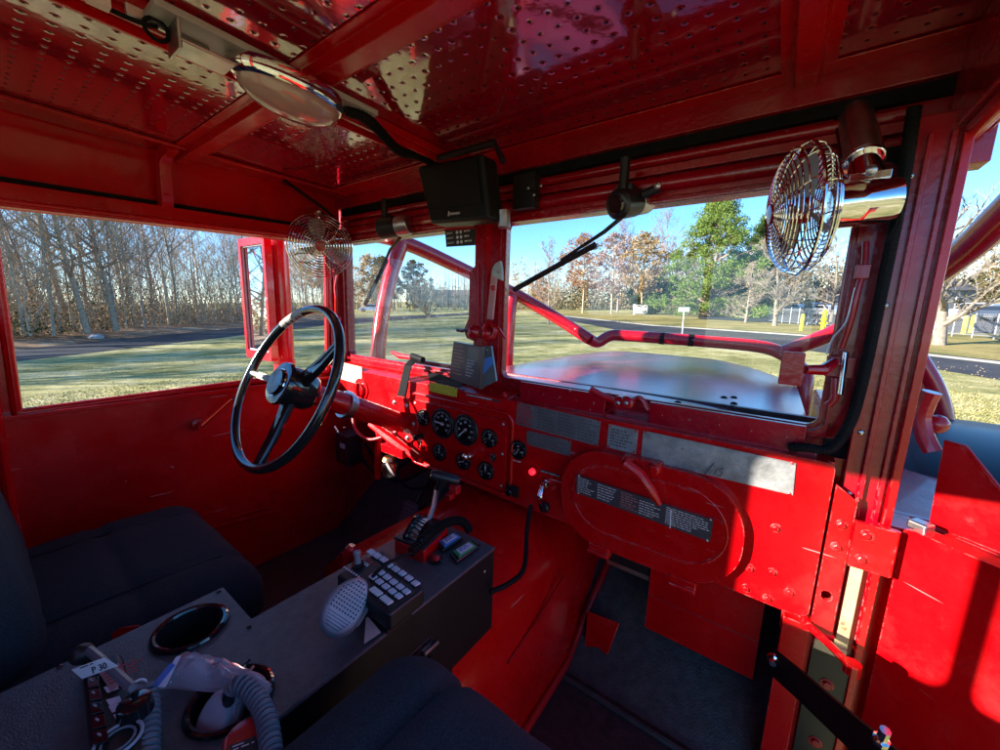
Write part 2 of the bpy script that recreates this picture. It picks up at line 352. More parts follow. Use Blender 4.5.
def rpoly(pts,r,n=5):        # rounded corners of an arbitrary 2-D polygon
    out=[]; N=len(pts)
    for i in range(N):
        p=V(pts[i]).to_2d() if len(pts[i])>2 else V((pts[i][0],pts[i][1])); a=V(pts[i-1]); b=V(pts[(i+1)%N])
        da=(a-p); db=(b-p); la=min(r,da.length*.45); lb=min(r,db.length*.45); A=p+da.normalized()*la; B=p+db.normalized()*lb
        for k in range(n+1):
            t=k/n; q=A*(1-t)**2+p*2*t*(1-t)+B*t*t; out.append((q.x,q.y))
    return out
def frame(o,ux,uy):
    ux=V(ux).normalized(); uy=V(uy); uy=(uy-ux*uy.dot(ux)).normalized(); un=ux.cross(uy)
    m=Matrix((ux,uy,un)).transposed().to_4x4(); m.translation=V(o); return m
def spline(pts,n=8):
    P=[V(p) for p in pts]; P=[P[0]*2-P[1]]+P+[P[-1]*2-P[-2]]; out=[]
    for i in range(1,len(P)-2):
        for k in range(n):
            t=k/n; a,b,c,d=P[i-1:i+3]
            out.append(.5*((2*b)+(c-a)*t+(2*a-5*b+4*c-d)*t*t+(-a+3*b-3*c+d)*t**3))
    out.append(P[-2]); return out
def coil(mb,path,Rc,r,pitch,mt,n=6,m=10):
    P=spline(path,24); L=0; out=[]; up=None
    seg=[0]
    for i in range(1,len(P)): seg.append(seg[-1]+(P[i]-P[i-1]).length)
    tot=seg[-1]; steps=int(tot/pitch*m); j=0
    for s_ in range(steps+1):
        d=tot*s_/steps
        while j<len(P)-2 and seg[j+1]<d: j+=1
        t=(d-seg[j])/max(1e-9,seg[j+1]-seg[j]); p=P[j].lerp(P[j+1],t); tg=(P[j+1]-P[j]).normalized()
        up=tg.orthogonal().normalized() if up is None else (up-tg*up.dot(tg)).normalized()
        w=tg.cross(up); a=2*math.pi*s_/m; out.append(p+(up*math.cos(a)+w*math.sin(a))*Rc)
    mb.tube(out,r,mt,n); return mb
def pad(mb,c,size,mt,rnd=.07,n=26,seams=(),crown=.02,rot=None,wr=.004,seed=0):    # upholstered block with rounded corners
    rot=rot or Matrix.Identity(3); h=[x/2 for x in size]; vs=[];fs=[]
    bm=bmesh.new(); bmesh.ops.create_cube(bm,size=2); bmesh.ops.subdivide_edges(bm,edges=bm.edges[:],cuts=n,use_grid_fill=True)
    for v in bm.verts:
        q=V((v.co.x*h[0],v.co.y*h[1],v.co.z*h[2])); r=min(rnd,min(h)*.98)
        inner=V([max(-(h[k]-r),min(h[k]-r,q[k])) for k in range(3)]); d=q-inner
        if d.length>1e-9: q=inner+d.normalized()*r
        fx=1-(q.x/h[0])**2; fy=1-(q.y/h[1])**2
        if q.z>0: q.z+=crown*max(0,fx)*max(0,fy)
        for axk,pos,wd,dp in seams:
            e=(q[axk]-pos)/wd
            if q.z>0: q.z-=dp*math.exp(-e*e)
            else:
                pass
            if abs(q[1-axk])>h[1-axk]*.8: q[1-axk]*=1-dp*.8/h[1-axk]*math.exp(-e*e)
        q+=V((0,0,1))*wr*noise.noise(q*9+V((seed,0,0)))+q.normalized()*wr*.6*noise.noise(q*20+V((seed,3,0)))
        v.co=V(c)+rot@q
    vs=[v.co.copy() for v in bm.verts]; fs=[tuple(v.index for v in f.verts) for f in bm.faces]; bm.free()
    return mb.add(vs,fs,mt)
def dome(mb,outline,Mx,h,mt,steps=6,under=.2,flat=.45):
    cx=sum(p[0] for p in outline)/len(outline); cy=sum(p[1] for p in outline)/len(outline); N=len(outline); vs=[];fs=[]
    lv=[(1-.12,-under*h),(1,0)]
    for k in range(1,steps+1):
        a=math.pi/2*k/steps; lv.append((flat+(1-flat)*math.cos(a),h*math.sin(a)))
    for s_,z in lv:
        for p in outline: vs.append(Mx@V((cx+(p[0]-cx)*s_,cy+(p[1]-cy)*s_,z)))
    L=len(lv)
    for i in range(L-1):
        for k in range(N): fs.append((i*N+k,i*N+(k+1)%N,(i+1)*N+(k+1)%N,(i+1)*N+k))
    fs+= [tuple(range(N-1,-1,-1)),tuple((L-1)*N+k for k in range(N))]
    return mb.add(vs,fs,mt)
def bolt(mb,p,n,r=.006,mt='red_paint',hgt=.005,sides=6):
    mb.lathe([(r*1.5,0),(r*1.5,.0015)],p,n,mt,10); mb.lathe([(r,.0015),(r,hgt),(r*.8,hgt+.0012)],p,n,mt,sides)
def rivet(mb,p,n,r=.004,mt='red_paint'): mb.lathe([(r,0),(r*.85,r*.4),(r*.4,r*.65)],p,n,mt,8)
YN=V((0,-1,0))
#==SECTIONS==
# ================================================================== THE TRUCK
FL=-1.05; CE=.45; WX=-1.6; DX=.2; YW=1.0; YD=.92; YB=-.52
truck=thing('fire_truck',(-.7,.9,FL-.6),'red military-style fire truck whose cab surrounds the viewer, with a pipe brush guard','fire truck')
# ---- roof and ceiling
b=MB(); b.bx(WX-.08,DX+.1,YB-.05,YW+.12,CE+.012,CE+.05,'red_paint'); b.build('roof',truck,bevel=.01)
b=MB(); b.bx(WX,DX+.03,YB,YW+.05,CE,CE+.01,'perforated_red'); ceil=b.build('ceiling_panel',truck,smooth=0)
def hat(b,p0,p1,w,h,mt='red_paint'):      # hat-section rib hanging under the ceiling
    p0,p1=V(p0),V(p1); t=(p1-p0).normalized(); s_=t.cross(V((0,0,1)))
    def q(p,a,z): return p+s_*a+V((0,0,z))
    pr=[(-w,0),(-w,-.003),(-w*.55,-.003),(-w*.4,-h),(w*.4,-h),(w*.55,-.003),(w,-.003),(w,0)]
    n=len(pr); vs=[q(p0,a,z) for a,z in pr]+[q(p1,a,z) for a,z in pr]
    b.add(vs,[(i,(i+1)%n,n+(i+1)%n,n+i) for i in range(n)]+[tuple(range(n-1,-1,-1)),tuple(range(n,2*n))],mt)
cz=CE-.001
for nm,pts in (('cross',((WX,.46,cz),(-.90,.46,cz),.045,.022)),('cross',((-.86,.46,cz),(DX,.46,cz),.045,.022)),('long',((-.02,-.5,cz),(-.02,1.04,cz),.04,.020))):
    b=MB(); hat(b,*pts); b.build('ceiling_rib',truck,bevel=.002)
b=MB(); b.bx(-.915,-.845,YB,YW+.04,CE-.02,CE-.001,'red_paint'); b.bx(-.905,-.897,YB,YW+.03,CE-.034,CE-.02,'red_paint'); b.bx(-.863,-.855,YB,YW+.03,CE-.034,CE-.02,'red_paint')
for k in range(12): rivet(b,(-.88,YB+.1+k*.12,CE-.02),(0,0,-1),.004)
b.build('ceiling_channel',truck,bevel=.0015)
b=MB(); b.bx(WX,DX,YW-.02,YW+.05,CE-.05,CE-.001,'red_frame'); b.bx(WX,WX+.11,YB,YW-.02,CE-.006,CE-.001,'red_paint'); b.bx(WX+.11,-.915,.90,YW-.02,CE-.005,CE-.001,'red_paint'); b.bx(-.845,DX,.94,YW-.02,CE-.005,CE-.001,'red_paint')
b.tube([(WX+.11,YB,CE-.008),(WX+.11,YW-.03,CE-.008)],.005,'red_paint',6)
b.build('ceiling_edge',truck,bevel=.003)
# ---- front header above the windshield
b=MB(); b.bx(WX-.06,DX+.04,YW+.01,YW+.06,.265,CE+.01,'red_frame')
b.tube([(WX+.02,YW-.005,.305),(.14,YW-.005,.30)],.020,'red_frame',14); b.tube([(WX+.02,YW+.0,.362),(.14,YW+.0,.357)],.012,'red_frame',12)
b.bx(WX+.05,.15,YW-.012,YW+.01,.325,.343,'red_frame')
for x in (-1.45,-1.2,-.92,-.6,-.36,-.1,.06): rivet(b,(x,YW-.012,.334),YN,.004,'red_frame')
b.build('header',truck,bevel=.003)
b=MB(); b.bx(WX+.02,.19,YW-.006,YW+.012,.376,.432,'black_rubber'); b.build('header_gap_shade',truck)  # black strip painting in the dark gap below the ceiling
# ---- windshield frames, glass
def wsframe(x0,x1,z0,z1,w,name,right):
    Mx=frame((0,YW,0),(1,0,0),(0,0,1))
    b=MB(); b.plate(rr(x0-w,z0-w,x1+w,z1+w*.6,.02),[rr(x0,z0,x1,z1,.022)],.028,Mx,'red_frame')
    b.plate(rr(x0-w*.99,z0-w*.35,x1+w*.99,z1+w*.3,.02),[rr(x0-.008,z0-.008,x1+.008,z1+.008,.026)],.05,Mx,'red_frame')
    fr=b.build(name,truck,bevel=.002)
    g=MB(); g.plate(rr(x0-.004,z0-.004,x1+.004,z1+.004,.022),[],.004,Mx,'glass'); g.build('glass_pane',fr,smooth=0)
    r_=MB(); p=rr(x0,z0,x1,z1,.022); r_.tube([(a,YW-.012,c) for a,c in p],.003,'red_frame',6,True); r_.build('rubber_gasket',fr)
    return fr
wsframe(-1.545,-.823,-.215,.268,.046,'windshield_frame',False)
wsR=wsframe(-.708,.083,-.212,.262,.046,'windshield_frame',True)
# post between the panes
b=MB(); b.bx(-.787,-.754,YW-.022,YW+.02,-.26,.30,'red_paint'); 
for z in(-.2,-.05,.1,.22): rivet(b,(-.770,YW-.022,z),YN,.0035)
b.build('centre_post',truck,bevel=.004)
# ---- dashboard
dash=MB(); dash.plate(rpoly([(WX,-.262),(.112,-.262),(.112,-.585),(.08,-.59),(-.06,-.585),(-.66,-.575),(-.95,-.57),(-1.16,-.53),(-1.20,-.47),(-1.42,-.40),(WX,-.34)],.015),[],.012,frame((0,YD+.006,0),(1,0,0),(0,0,1)),'red_door')
dash.bx(WX,.112,YD+.012,YD+.05,-.268,-.262,'red_paint')
for u,v in((776,528),(750,568),(746,588),(772,572),(790,592),(768,598),(505,395),(350,415)): bolt(dash,R(u,v,1,YD),YN,.006,'red_door')
for u,v in((746,567),(746,588)): pass
dsh=dash.build('dashboard',truck,bevel=.002)
b=MB(); a=[(WX,YD-.002,-.262),(WX,YW+.02,-.234),(-.63,YW+.02,-.234),(-.63,YD-.002,-.262)]; b.prism(a,(0,0,-.006),'red_paint')
for k in range(14): rivet(b,(-1.5+k*.065,.955,-.249),(0,-.3,1),.0035)
b.build('cowl_shelf',truck,bevel=.001)
b=MB(); b.bx(WX,.15,YW-.004,YW+.05,-.30,-.258,'red_frame'); b.bx(-.63,.085,YD+.03,YW-.002,-.268,-.256,'red_frame'); b.build('cowl_rail',truck,bevel=.002)
for x0,x1 in((-.605,-.345),(-.235,.062)):
    b=MB(); b.bx(x0,x1,YD+.022,YD+.032,-.262,-.205,'red_frame'); b.bx(x0,x1,YD+.032,YW-.016,-.262,-.254,'red_frame')
    for k in range(5): rivet(b,(x0+.03+k*(x1-x0-.06)/4,YD+.022,-.232),YN,.0035,'red_frame')
    b.build('cowl_bracket',truck,bevel=.002)
# latch handle on the cowl between the brackets
def lever(pts,r,name,parent,mt='red_paint',pr=.016,ax=(0,-1,0),label=None):
    b=MB(); b.tube(spline(pts,6),[r*.8]+[r]*(len(pts)*6-8)+[r*.9,r*.8,r*.6] if False else r,mt,8); b.lathe([(pr,-.012),(pr,.010),(pr*.7,.014)],pts[0],ax,mt,14); rivet(b,V(pts[0])+V(ax)*.014,ax,.006,'steel')
    return b.build(name,parent)
lever([R(620,402,1,.935),R(605,397,1,.925),R(590,389,1,.915)],.009,'cowl_latch',truck,'red_frame'); lever([R(628,402,1,.93),R(640,398,1,.92),R(648,410,1,.92)],.006,'cowl_latch',truck,'red_frame')
b=MB(); b.tube([R(392,352,1,.97),R(400,356,1,.965),R(415,358,1,.96)],[.006,.011,.007],'red_plastic',8); b.tube([R(412,356,1,.96),R(423,360,1,.955)],.012,'black_rubber',8); b.build('shelf_latch',truck)
b=MB(); b.prism([R(404,366,1,YD-.004),R(411,367,1,YD-.004),R(404,400,1,YD-.004),R(399,420,1,YD-.004),R(396,400,1,YD-.004)],(0,.003,0),'black_rubber'); b.prism([R(404,366,1,YD-.004),R(411,367,1,YD-.004),R(420,359,1,.97),R(413,357,1,.97)],(0,0,.003),'black_rubber'); b.build('vent_strap',truck)
# labels and data plates
def poly_plate(pix,mt,name,parent,y=YD-.001,t=.0018,rows=0,ink='ink',riv=None,seed=1,fill=.5,m=.006,label=None,segs=None):
    P=[R(u,v,1,y) for u,v in pix]; b=MB(); b.prism(P,(0,-t,0),mt)
    for sg in (segs or ([(0,1,0,1,rows)] if rows else [])):
        fx0,fx1,fy0,fy1,rw=sg[:5]; ik=sg[5] if len(sg)>5 else ink
        q=lambda a,c:(P[0].lerp(P[1],a)).lerp(P[3].lerp(P[2],a),c)+V((0,-t,0))
        o=q(fx0,fy0); e=q(fx1,fy0); d=q(fx0,fy1)
        b.print_rows(o+(e-o).normalized()*m+(d-o).normalized()*m,(e-o),(o-d),(e-o).length-2*m,(d-o).length-2*m,rw,ik,fill,seed)
        seed+=1
    if riv:
        c=sum(P,V((0,0,0)))/4
        for p in P: rivet(b,p+(c-p).normalized()*.006+V((0,-t,0)),YN,.0032,riv)
    o=b.build(name,parent,smooth=30)
    if label:o['label']=label
    return o
poly_plate([(337,361),(362,367),(362,385),(338,378)],'cream_label','label_plate',dsh,label='blank cream label at the far left of the dash')
poly_plate([(429.6,381.6),(457.6,388),(456.8,397.3),(429.6,391.2)],'yellow_label','label_plate',dsh,y=YD-.003,riv='red_paint',label='blank yellow label above the gauges')
b=MB(); b.prism([R(428,372,1,.95),R(464,382,1,.95),R(460,388,1,YD-.004),R(429,381,1,YD-.004)],(0,0,.003),'black_rubber'); b.build('shelf_pad',truck)
poly_plate([(518,402),(601,421),(598,446),(516,424)],'alu_plate','data_plate',dsh,rows=1,riv='red_paint',segs=[(.0,.27,.02,.98,7,'ink_red'),(.27,.52,0,1,7,'engrave'),(.52,.78,0,1,7,'engrave'),(.76,1,0,1,7,'engrave')],m=.003,label='engraved metal plate with a red printed block on its left')
poly_plate([(527,430),(571.5,441),(570,456.5),(527,444)],'alu_plate','data_plate',dsh,segs=[(0,1,0,1,5,'engrave')],m=.003,y=YD-.002,riv='red_paint')
poly_plate([(609,424),(638.5,430.5),(636,454),(607,447)],'alu_worn','data_plate',dsh,riv='red_paint',segs=[(0,1,0,1,6,'engrave')],m=.007)
pc=poly_plate([(643.5,430.5),(796,463),(793,495),(641,459)],'alu_worn','data_plate',dsh,riv='red_paint',label='long bare aluminium plate over the glove box door')
b=MB(); o=R(707,469,1,YD-.0035)
b.tube([o+V((.012,0,.016)),o+V((-.004,0,-.014))],.0012,'engrave',5); b.tube([o+V((.018,0,.004)),o+V((.016,0,-.010))],.0010,'engrave',5); b.tube([o+V((.030,0,.008)),o+V((.020,0,.006)),o+V((.030,0,-.001)),o+V((.026,0,-.009)),o+V((.019,0,-.008))],.0010,'engrave',5); b.build('scratched_mark',pc)
b=MB(); p0,p1=R(466,393.8,1,YD-.001),R(500.5,401.4,1,YD-.001); b.box((p0+p1)/2,((p1-p0).length,.0012,.009),'ink'); b.text('CAUTION: WATCH ENGINE GAUGES',.0062,(p0.x+.002,YD-.002,p0.z-.004),(1,0,0),(0,0,1),'ink_white'); b.build('label_strip',dsh)
# instrument cluster
cl=MB(); q=[R(417,399,1,YD),R(510,424,1,YD),R(500,491,1,YD),R(411,456,1,YD)]
x0=-1.04;x1=-.628; cl.plate(rr(x0,-.545,x1,-.325,.012),[],.006,frame((0,YD-.005,0),(1,0,0),(0,0,1)),'red_paint')
ru=rr(x0-.018,-.562,x1+.018,-.302,.03); cl.tube([(a,YD-.003,c) for a,c in ru],.006,'red_paint',8,True)
for a,c in((x0+.012,-.337),(x0+.012,-.533),(x1-.012,-.337),(x1-.012,-.533),(x1-.012,-.43)): rivet(cl,(a,YD-.008,c),YN,.0055,'steel')
clu=cl.build('instrument_panel',truck,bevel=.0015)
def depth_of(p): return -(CT.transposed()@p).z
def gauge(u,v,rpx,big,needle,parent,yy=YD-.008,lab=None):
    c=R(u,v,1,yy); r=rpx*depth_of(c)/F_PX; b=MB(); k=rnd_g
    b.lathe([(r,0),(r*1.02,.004),(r*.98,.0075),(r*.87,.008),(r*.85,.004)],c,YN,'black_gloss' if not big else 'black_plastic',32,capit=False)
    b.lathe([(r*.87,.0035),(r*.01,.0035)],c,YN,'gauge_face',32)
    n=30 if big else 13
    for i in range(n):
        a=rad(225-270*i/(n-1)); d=V((math.cos(a),0,math.sin(a))); L=.12 if i%3==0 else .06
        b.tube([c+d*r*(.80-L)+V((0,-.0045,0)),c+d*r*.80+V((0,-.0045,0))],r*.012 if big else r*.03,'ink_white',4)
    if big:
        for i in range(7):
            a=rad(225-270*i/6); d=V((math.cos(a),0,math.sin(a))); b.text(str(i*5 if big==1 else i*10),r*.2,c+d*r*.53+V((-r*.1,-.0042,-r*.07)),(1,0,0),(0,0,1),'ink_white')
    else:
        for i in range(3):
            a=rad(200-110*i); d=V((math.cos(a),0,math.sin(a))); b.text(['0','60','120'][i],r*.24,c+d*r*.42+V((-r*.14,-.0042,-r*.1)),(1,0,0),(0,0,1),'ink_white')
    a=rad(needle); d=V((math.cos(a),0,math.sin(a))); b.tube([c-d*r*.15+V((0,-.006,0)),c+d*r*.68+V((0,-.006,0))],[r*.05,r*.018],'ink_white',5)
    b.lathe([(r*.12,.004),(r*.12,.0075)],c,YN,'steel',12)
    o=b.build('gauge',parent,smooth=30)
    if lab:o['label']=lab
    return o
rnd_g=random.Random(3)
gauge(424,417.6,8.6,0,150,clu); gauge(443,423.5,15.2,1,175,clu,lab='large round dial at the left of the pair'); gauge(466,430,16,2,222,clu,lab='large round dial at the right of the pair'); gauge(490,438,9.6,0,60,clu); gauge(440,452,9,0,80,clu); gauge(464,461,9,0,200,clu); gauge(486.5,470.5,9.6,0,95,clu); gauge(519,449.6,9.6,0,240,dsh,yy=YD-.001)
b=MB(); c=R(421.6,436,1,YD-.008); b.lathe([(.012,0),(.012,.006),(.008,.008),(.008,.02),(.011,.022),(.011,.032),(.008,.034)],c,YN,'black_gloss',16); b.build('knob',clu)
b=MB(); c=R(422.4,446,1,YD-.008); b.lathe([(.011,0),(.011,.004),(.006,.005),(.006,.010)],c,YN,'red_paint',16); b.tube([c+V((-.008,-.012,-.002)),c+V((.008,-.012,.003))],.0045,'red_paint',8); b.build('knob',clu)
b=MB(); c=R(470,456,1,YD-.008); b.lathe([(.012,0),(.012,.006),(.007,.007),(.007,.016)],c,YN,'chrome',16); b.tube([c+V((0,-.016,0)),c+V((.006,-.03,.008)),c+V((.012,-.036,.012))],[.007,.009,.010],'chrome',12); b.ball(c+V((.013,-.038,.013)),.0115,'chrome',12); b.build('switch_lever',clu)
b=MB(); c=R(493.6,456.8,1,YD-.008); b.lathe([(.011,0),(.011,.006),(.008,.008),(.007,.012)],c,YN,'black_gloss',14); b.tube([c+V((0,-.01,0)),c+V((.012,-.02,-.006))],.005,'black_gloss',8); b.build('toggle_switch',clu)
b=MB(); c=R(533.6,471,1,YD-.001); b.lathe([(.014,0),(.014,.004),(.011,.005)],c,YN,'red_plastic',18); b.lathe([(.010,.005),(.0095,.013),(.006,.017),(.002,.018)],c,YN,'red_lens',18); b.build('warning_lamp',dsh)
b=MB(); c=R(546,483,1,YD-.001); b.lathe([(.012,0),(.012,.007),(.008,.009)],c,YN,'chrome',16); b.tube([c+V((0,-.008,0)),c+V((.0,-.02,-.004)),c+V((0,-.030,-.024))],[.006,.008,.009],'chrome',12); b.ball(c+V((0,-.03,-.028)),.011,'chrome',12); b.build('switch_lever',dsh)
b=MB(); c=R(547.5,505,1,YD-.001); b.lathe([(.009,0),(.009,.01),(.015,.012),(.0155,.022),(.012,.027),(.004,.029)],c,YN,'black_plastic',18); b.build('knob',dsh)
b=MB(); c=R(512.6,490.6,1,YD-.004); b.box(c,(.042,.010,.034),'black_plastic'); b.lathe([(.012,.004),(.012,.016),(.0095,.018),(.009,.008)],c+V((-.006,0,-.003)),YN,'black_gloss',18); b.ball(c+V((-.006,-.010,-.003)),.007,'dark_void',8); b.build('socket',dsh,bevel=.001)
b=MB(); p=R(538,477,1,YD-.001)
b=MB(); p0=R(541,467.5,1,YD-.001); b.box(p0+V((.03,0,-.009)),(.062,.0012,.007),'ink'); b.text('EMERGENCY ENGINE STOP',.0048,p0+V((.001,-.001,-.011)),(1,0,0),(0,0,1),'ink_white'); b.build('label_strip',dsh)
b=MB(); p0=R(511,458,1,YD-.001); b.text('TRANS TEMP',.0062,p0+V((0,-.0006,-.006)),(1,0,0),(0,0,1),'ink_white'); b.build('label_strip',dsh)
# glove box door
gx0,gx1,gz0,gz1=-.431,-.010,-.597,-.340
Mx=frame((0,YD-.012,0),(1,0,0),(0,0,1))
g=MB(); g.plate(rr(gx0,gz0,gx1,gz1,.118,12),[],.022,Mx,'red_door'); 
i_=rr(gx0+.035,gz0+.045,gx1-.03,gz1-.035,.09,10); g.tube([(a,YD-.022,c) for a,c in i_],.003,'red_door',8,True)
gl=g.build('glove_box_door',truck,bevel=.006,seg=3)
b=MB(); b.plate(rr(-.395,-.50,-.045,-.425,.02),[],.004,frame((0,YD-.025,0),(1,0,0),(0,0,1)),'red_door'); b.build('raised_panel',gl,bevel=.0015)
poly_plate([(577,474.5),(713.5,520),(710,541.5),(576.5,492.5)],'card_dark','data_plate',gl,y=YD-.028,riv='steel',segs=[(0,.17,0,1,7,'ink_white'),(.17,.36,0,1,6,'ink_white'),(.36,.52,0,1,7,'wood_handle'),(.5,.68,.1,1,6,'ink_white'),(.69,1,0,1,8,'ink_white')],m=.004,fill=.28,label='dark data plate full of small print')
b=MB(); p=R(671,509.5,1,YD-.030); p2=R(670,528,1,YD-.030); b.tube([p,p2],.0012,'ink_white',5); b.build('plate_line',gl)
# latch of the glove box
b=MB(); c=R(628,460,1,YD-.025); b.bx(c.x-.012,c.x+.075,YD-.028,YD-.001,c.z-.010,c.z+.010,'red_door'); b.lathe([(.013,0),(.013,.01),(.009,.014)],(c.x+.064,YD-.028,c.z-.003),YN,'red_door',12); b.lathe([(.013,0),(.013,.01),(.009,.014)],c+V((0,-.003,0)),YN,'red_door',12)
b.tube([c+V((.0,-.03,.004)),R(640,474,1,YD-.05),R(652,492,1,YD-.052),R(660,505,1,YD-.05)],[.012,.014,.012,.006],'red_door',8); b.build('latch_handle',gl,bevel=.002)
for u,v in((600,537),(683,574)):
    c=R(u,v,1,YD-.012); b=MB(); b.bx(c.x-.025,c.x+.03,YD-.026,YD+.004,-.622,-.592,'red_door'); b.tube([(c.x-.025,YD-.026,-.612),(c.x+.03,YD-.026,-.612)],.007,'red_door',8); b.build('hinge',gl,bevel=.002)
# ---- right side: pillars, kick panel, hinge plates
b=MB(); b.bx(.128,.196,.945,.990,FL-.02,.33,'red_frame'); b.bx(.150,.158,.935,.945,-.36,.30,'red_frame'); b.bx(.176,.184,.937,.945,-.36,.30,'red_frame'); b.bx(.188,.2,.93,.948,FL,.30,'red_paint')
for z in(-.20,.03,.24,-.32): rivet(b,(.140,.945,z),YN,.006,'steel')
b.build('door_pillar',truck,bevel=.003)
b=MB(); b.bx(.095,.130,.975,1.03,-.30,.30,'dark_void'); b.build('pillar_gap',truck)  # near-black filler painting in the dark of the gap by the pillar
b=MB(); b.plate(rpoly([(.117,-.300),(.150,-.325),(.150,-.605),(.117,-.605)],.004),[rr(.124,-.535,.140,-.515,.0075)],.008,frame((0,YD+.004,0),(1,0,0),(0,0,1)),'red_door'); b.bx(.074,.20,.965,.975,-.66,-.262,'red_door'); b.bx(.147,.152,YD+.004,.965,-.605,-.32,'red_door')
for x,z in((.134,-.375),(.134,-.42)): bolt(b,(x,YD,z),YN,.0065,'red_door')
b.build('hinge_panel',truck,bevel=.0015)
b=MB(); b.bx(.150,.205,YD-.018,YD-.006,-.442,-.355,'red_door'); b.tube([(.203,YD-.012,-.442),(.203,YD-.012,-.355)],.006,'red_door',10)
for x,z in((.166,-.375),(.166,-.422)): bolt(b,(x,YD-.018,z),YN,.0065,'red_door')
b.build('door_hinge',truck,bevel=.002)
b=MB(); b.bx(.158,.178,YD+.012,YD+.020,-.63,-.44,'beige_strip'); b.bx(.128,.178,YD+.008,YD+.016,-.650,-.628,'beige_strip'); b.build('worn_metal_strip',truck,bevel=.002)
b=MB(); b.bx(.10,.128,.945,1.35,FL,-.592,'red_door'); b.bx(.075,.118,.925,.945,FL,-.605,'red_door'); b.bx(.128,.2,.935,.945,FL,-.652,'black_plastic')
for z in(-.72,-.86): bolt(b,(.16,.935,z),YN,.008,'red_old')
b.build('kick_panel',truck,bevel=.003)
b=MB(); b.bx(.186,.245,.962,1.04,-1.25,-.37,'red_paint'); b.build('door_jamb',truck,bevel=.003)
b=MB(); b.tube([R(806,623,1,.915),R(830,645,1,.86),R(852,668,1,.80)],.007,'red_paint',8); b.lathe([(.012,-.01),(.012,.01)],R(852,668,1,.80),(0,0,1),'red_paint',10); b.lathe([(.010,-.01),(.010,.01)],R(806,623,1,.915),(0,-1,0),'red_paint',10); b.build('door_check_rod',truck)
# strap limiting the door
b=MB(); P=[R(772,662,1,.90),R(800,686,1,.84),R(835,718,1,.77),R(900,775,1,.66)]; n=V((.3,.2,.9)); w=.022
vs=[];fs=[]
for p in P: vs+= [p+V((0,.01,w)),p-V((0,.01,w)),p-V((0,.01,w))+V((.003,.004,0)),p+V((0,.01,w))+V((.003,.004,0))]
for i in range(3):
    for k in range(4): fs.append((i*4+k,i*4+(k+1)%4,(i+1)*4+(k+1)%4,(i+1)*4+k))
b.add(vs,fs,'black_rubber'); 
b.lathe([(.010,0),(.010,.008),(.006,.010),(.006,.02)],P[0]+V((0,-.004,.015)),YN,'chrome',8); b.lathe([(.009,0),(.009,.008),(.006,.010),(.006,.03)],R(880,742,1,.66),(0,-.3,.9),'chrome',8); b.build('door_strap',truck)
b=MB(); pc_=[(.107,.93,.34),(.110,.925,.2),(.108,.925,.0),(.106,.93,-.12),(.100,.935,-.19),(.080,.932,-.238),(.045,.93,-.243),(.02,.935,-.25)]; pc_=[V(p)+V((.02,0,0)) for p in pc_]; b.tube(spline(pc_,6),.0085,'black_rubber',10)
coil(b,pc_,.0088,.0010,.0045,'black_rubber',5,10); b.build('cable_conduit',truck)
# toggles on the windshield's right member
def clampset(z,x=.062,s=1):
    b=MB(); b.bx(x-.012,x+.03,.958,.972,z-.02,z+.02,'red_frame'); b.tube([(x+.0,.95,z+.01),(x-.018,.925,z-.005),(x-.045,.905,z-.005)],[.009,.011,.009],'red_frame',8); b.box((x-.065,.90,z-.005),(.035,.012,.062),'red_frame'); b.tube([(x+.012,.95,z+.03),(x+.014,.94,z-.05)],.005,'chrome',8); b.tube([(x+.005,.955,z-.02),(x+.008,.95,z-.06),(x+.0,.952,z-.075)],.007,'red_frame',8)
    return b.build('window_clamp',wsR,bevel=.003)
clampset(-.085,.088)
b=MB(); b.tube(spline([(.100,.95,.14),(.103,.944,.10),(.100,.94,.05),(.098,.942,.0),(.092,.947,-.05)],6),.0055,'red_frame',8); b.bx(.092,.112,.935,.955,.075,.10,'red_frame'); b.build('latch_rod',wsR,bevel=.002)
b=MB(); b.tube(spline([(.072,.93,-.06),(.078,.935,-.03),(.092,.94,.0),(.096,.94,.06)],5),.0018,'steel',6); b.build('wire',wsR)
# ---- left wall and driver's door
dM=frame((WX,0,0),(0,1,0),(0,0,1))      # plate normal +x
door=MB(); door.plate([(.0,-1.07),(.985,-1.07),(.985,.262),(-.0,.226),],[rpoly([(.05,-.303),(.915,-.285),(.93,.268-.02),(.062,.215)],.02)],.02,frame((WX-.012,0,0),(0,1,0),(0,0,1)),'red_door')
ld=door.build('door',truck,bevel=.003); ld['label']="driver's door with its window open and a crank handle"
b=MB(); 
for p,q_ in(((.05,-.306),(.915,-.288)),((.062,.218),(.93,.262)),((.05,-.306),(.062,.218)),((.915,-.288),(.93,.262))): b.tube([(WX+.002,p[0],p[1]),(WX+.002,q_[0],q_[1])],.011,'red_paint',8)
b.bx(WX-.002,WX+.03,.02,.95,-.318,-.306,'red_paint'); b.build('window_frame',ld,bevel=.002)
b=MB(); b.bx(WX+.0,WX+.016,.955,.985,-.30,.25,'red_frame'); b.build('window_channel',ld,bevel=.002)
b=MB(); c=R(200,425,0,WX+.02); e=R(233,398,0,WX+.045); b.lathe([(.022,-.02),(.022,-.004),(.012,0),(.012,.018)],c,(1,0,0),'red_door',16); b.tube([c+V((.018,0,0)),c.lerp(e,.5)+V((.008,0,0)),e],[.007,.005,.005],'chrome',8); b.lathe([(.006,0),(.008,.01),(.008,.03),(.005,.034)],e,(1,0,0),'red_door',12); b.build('crank_handle',ld)
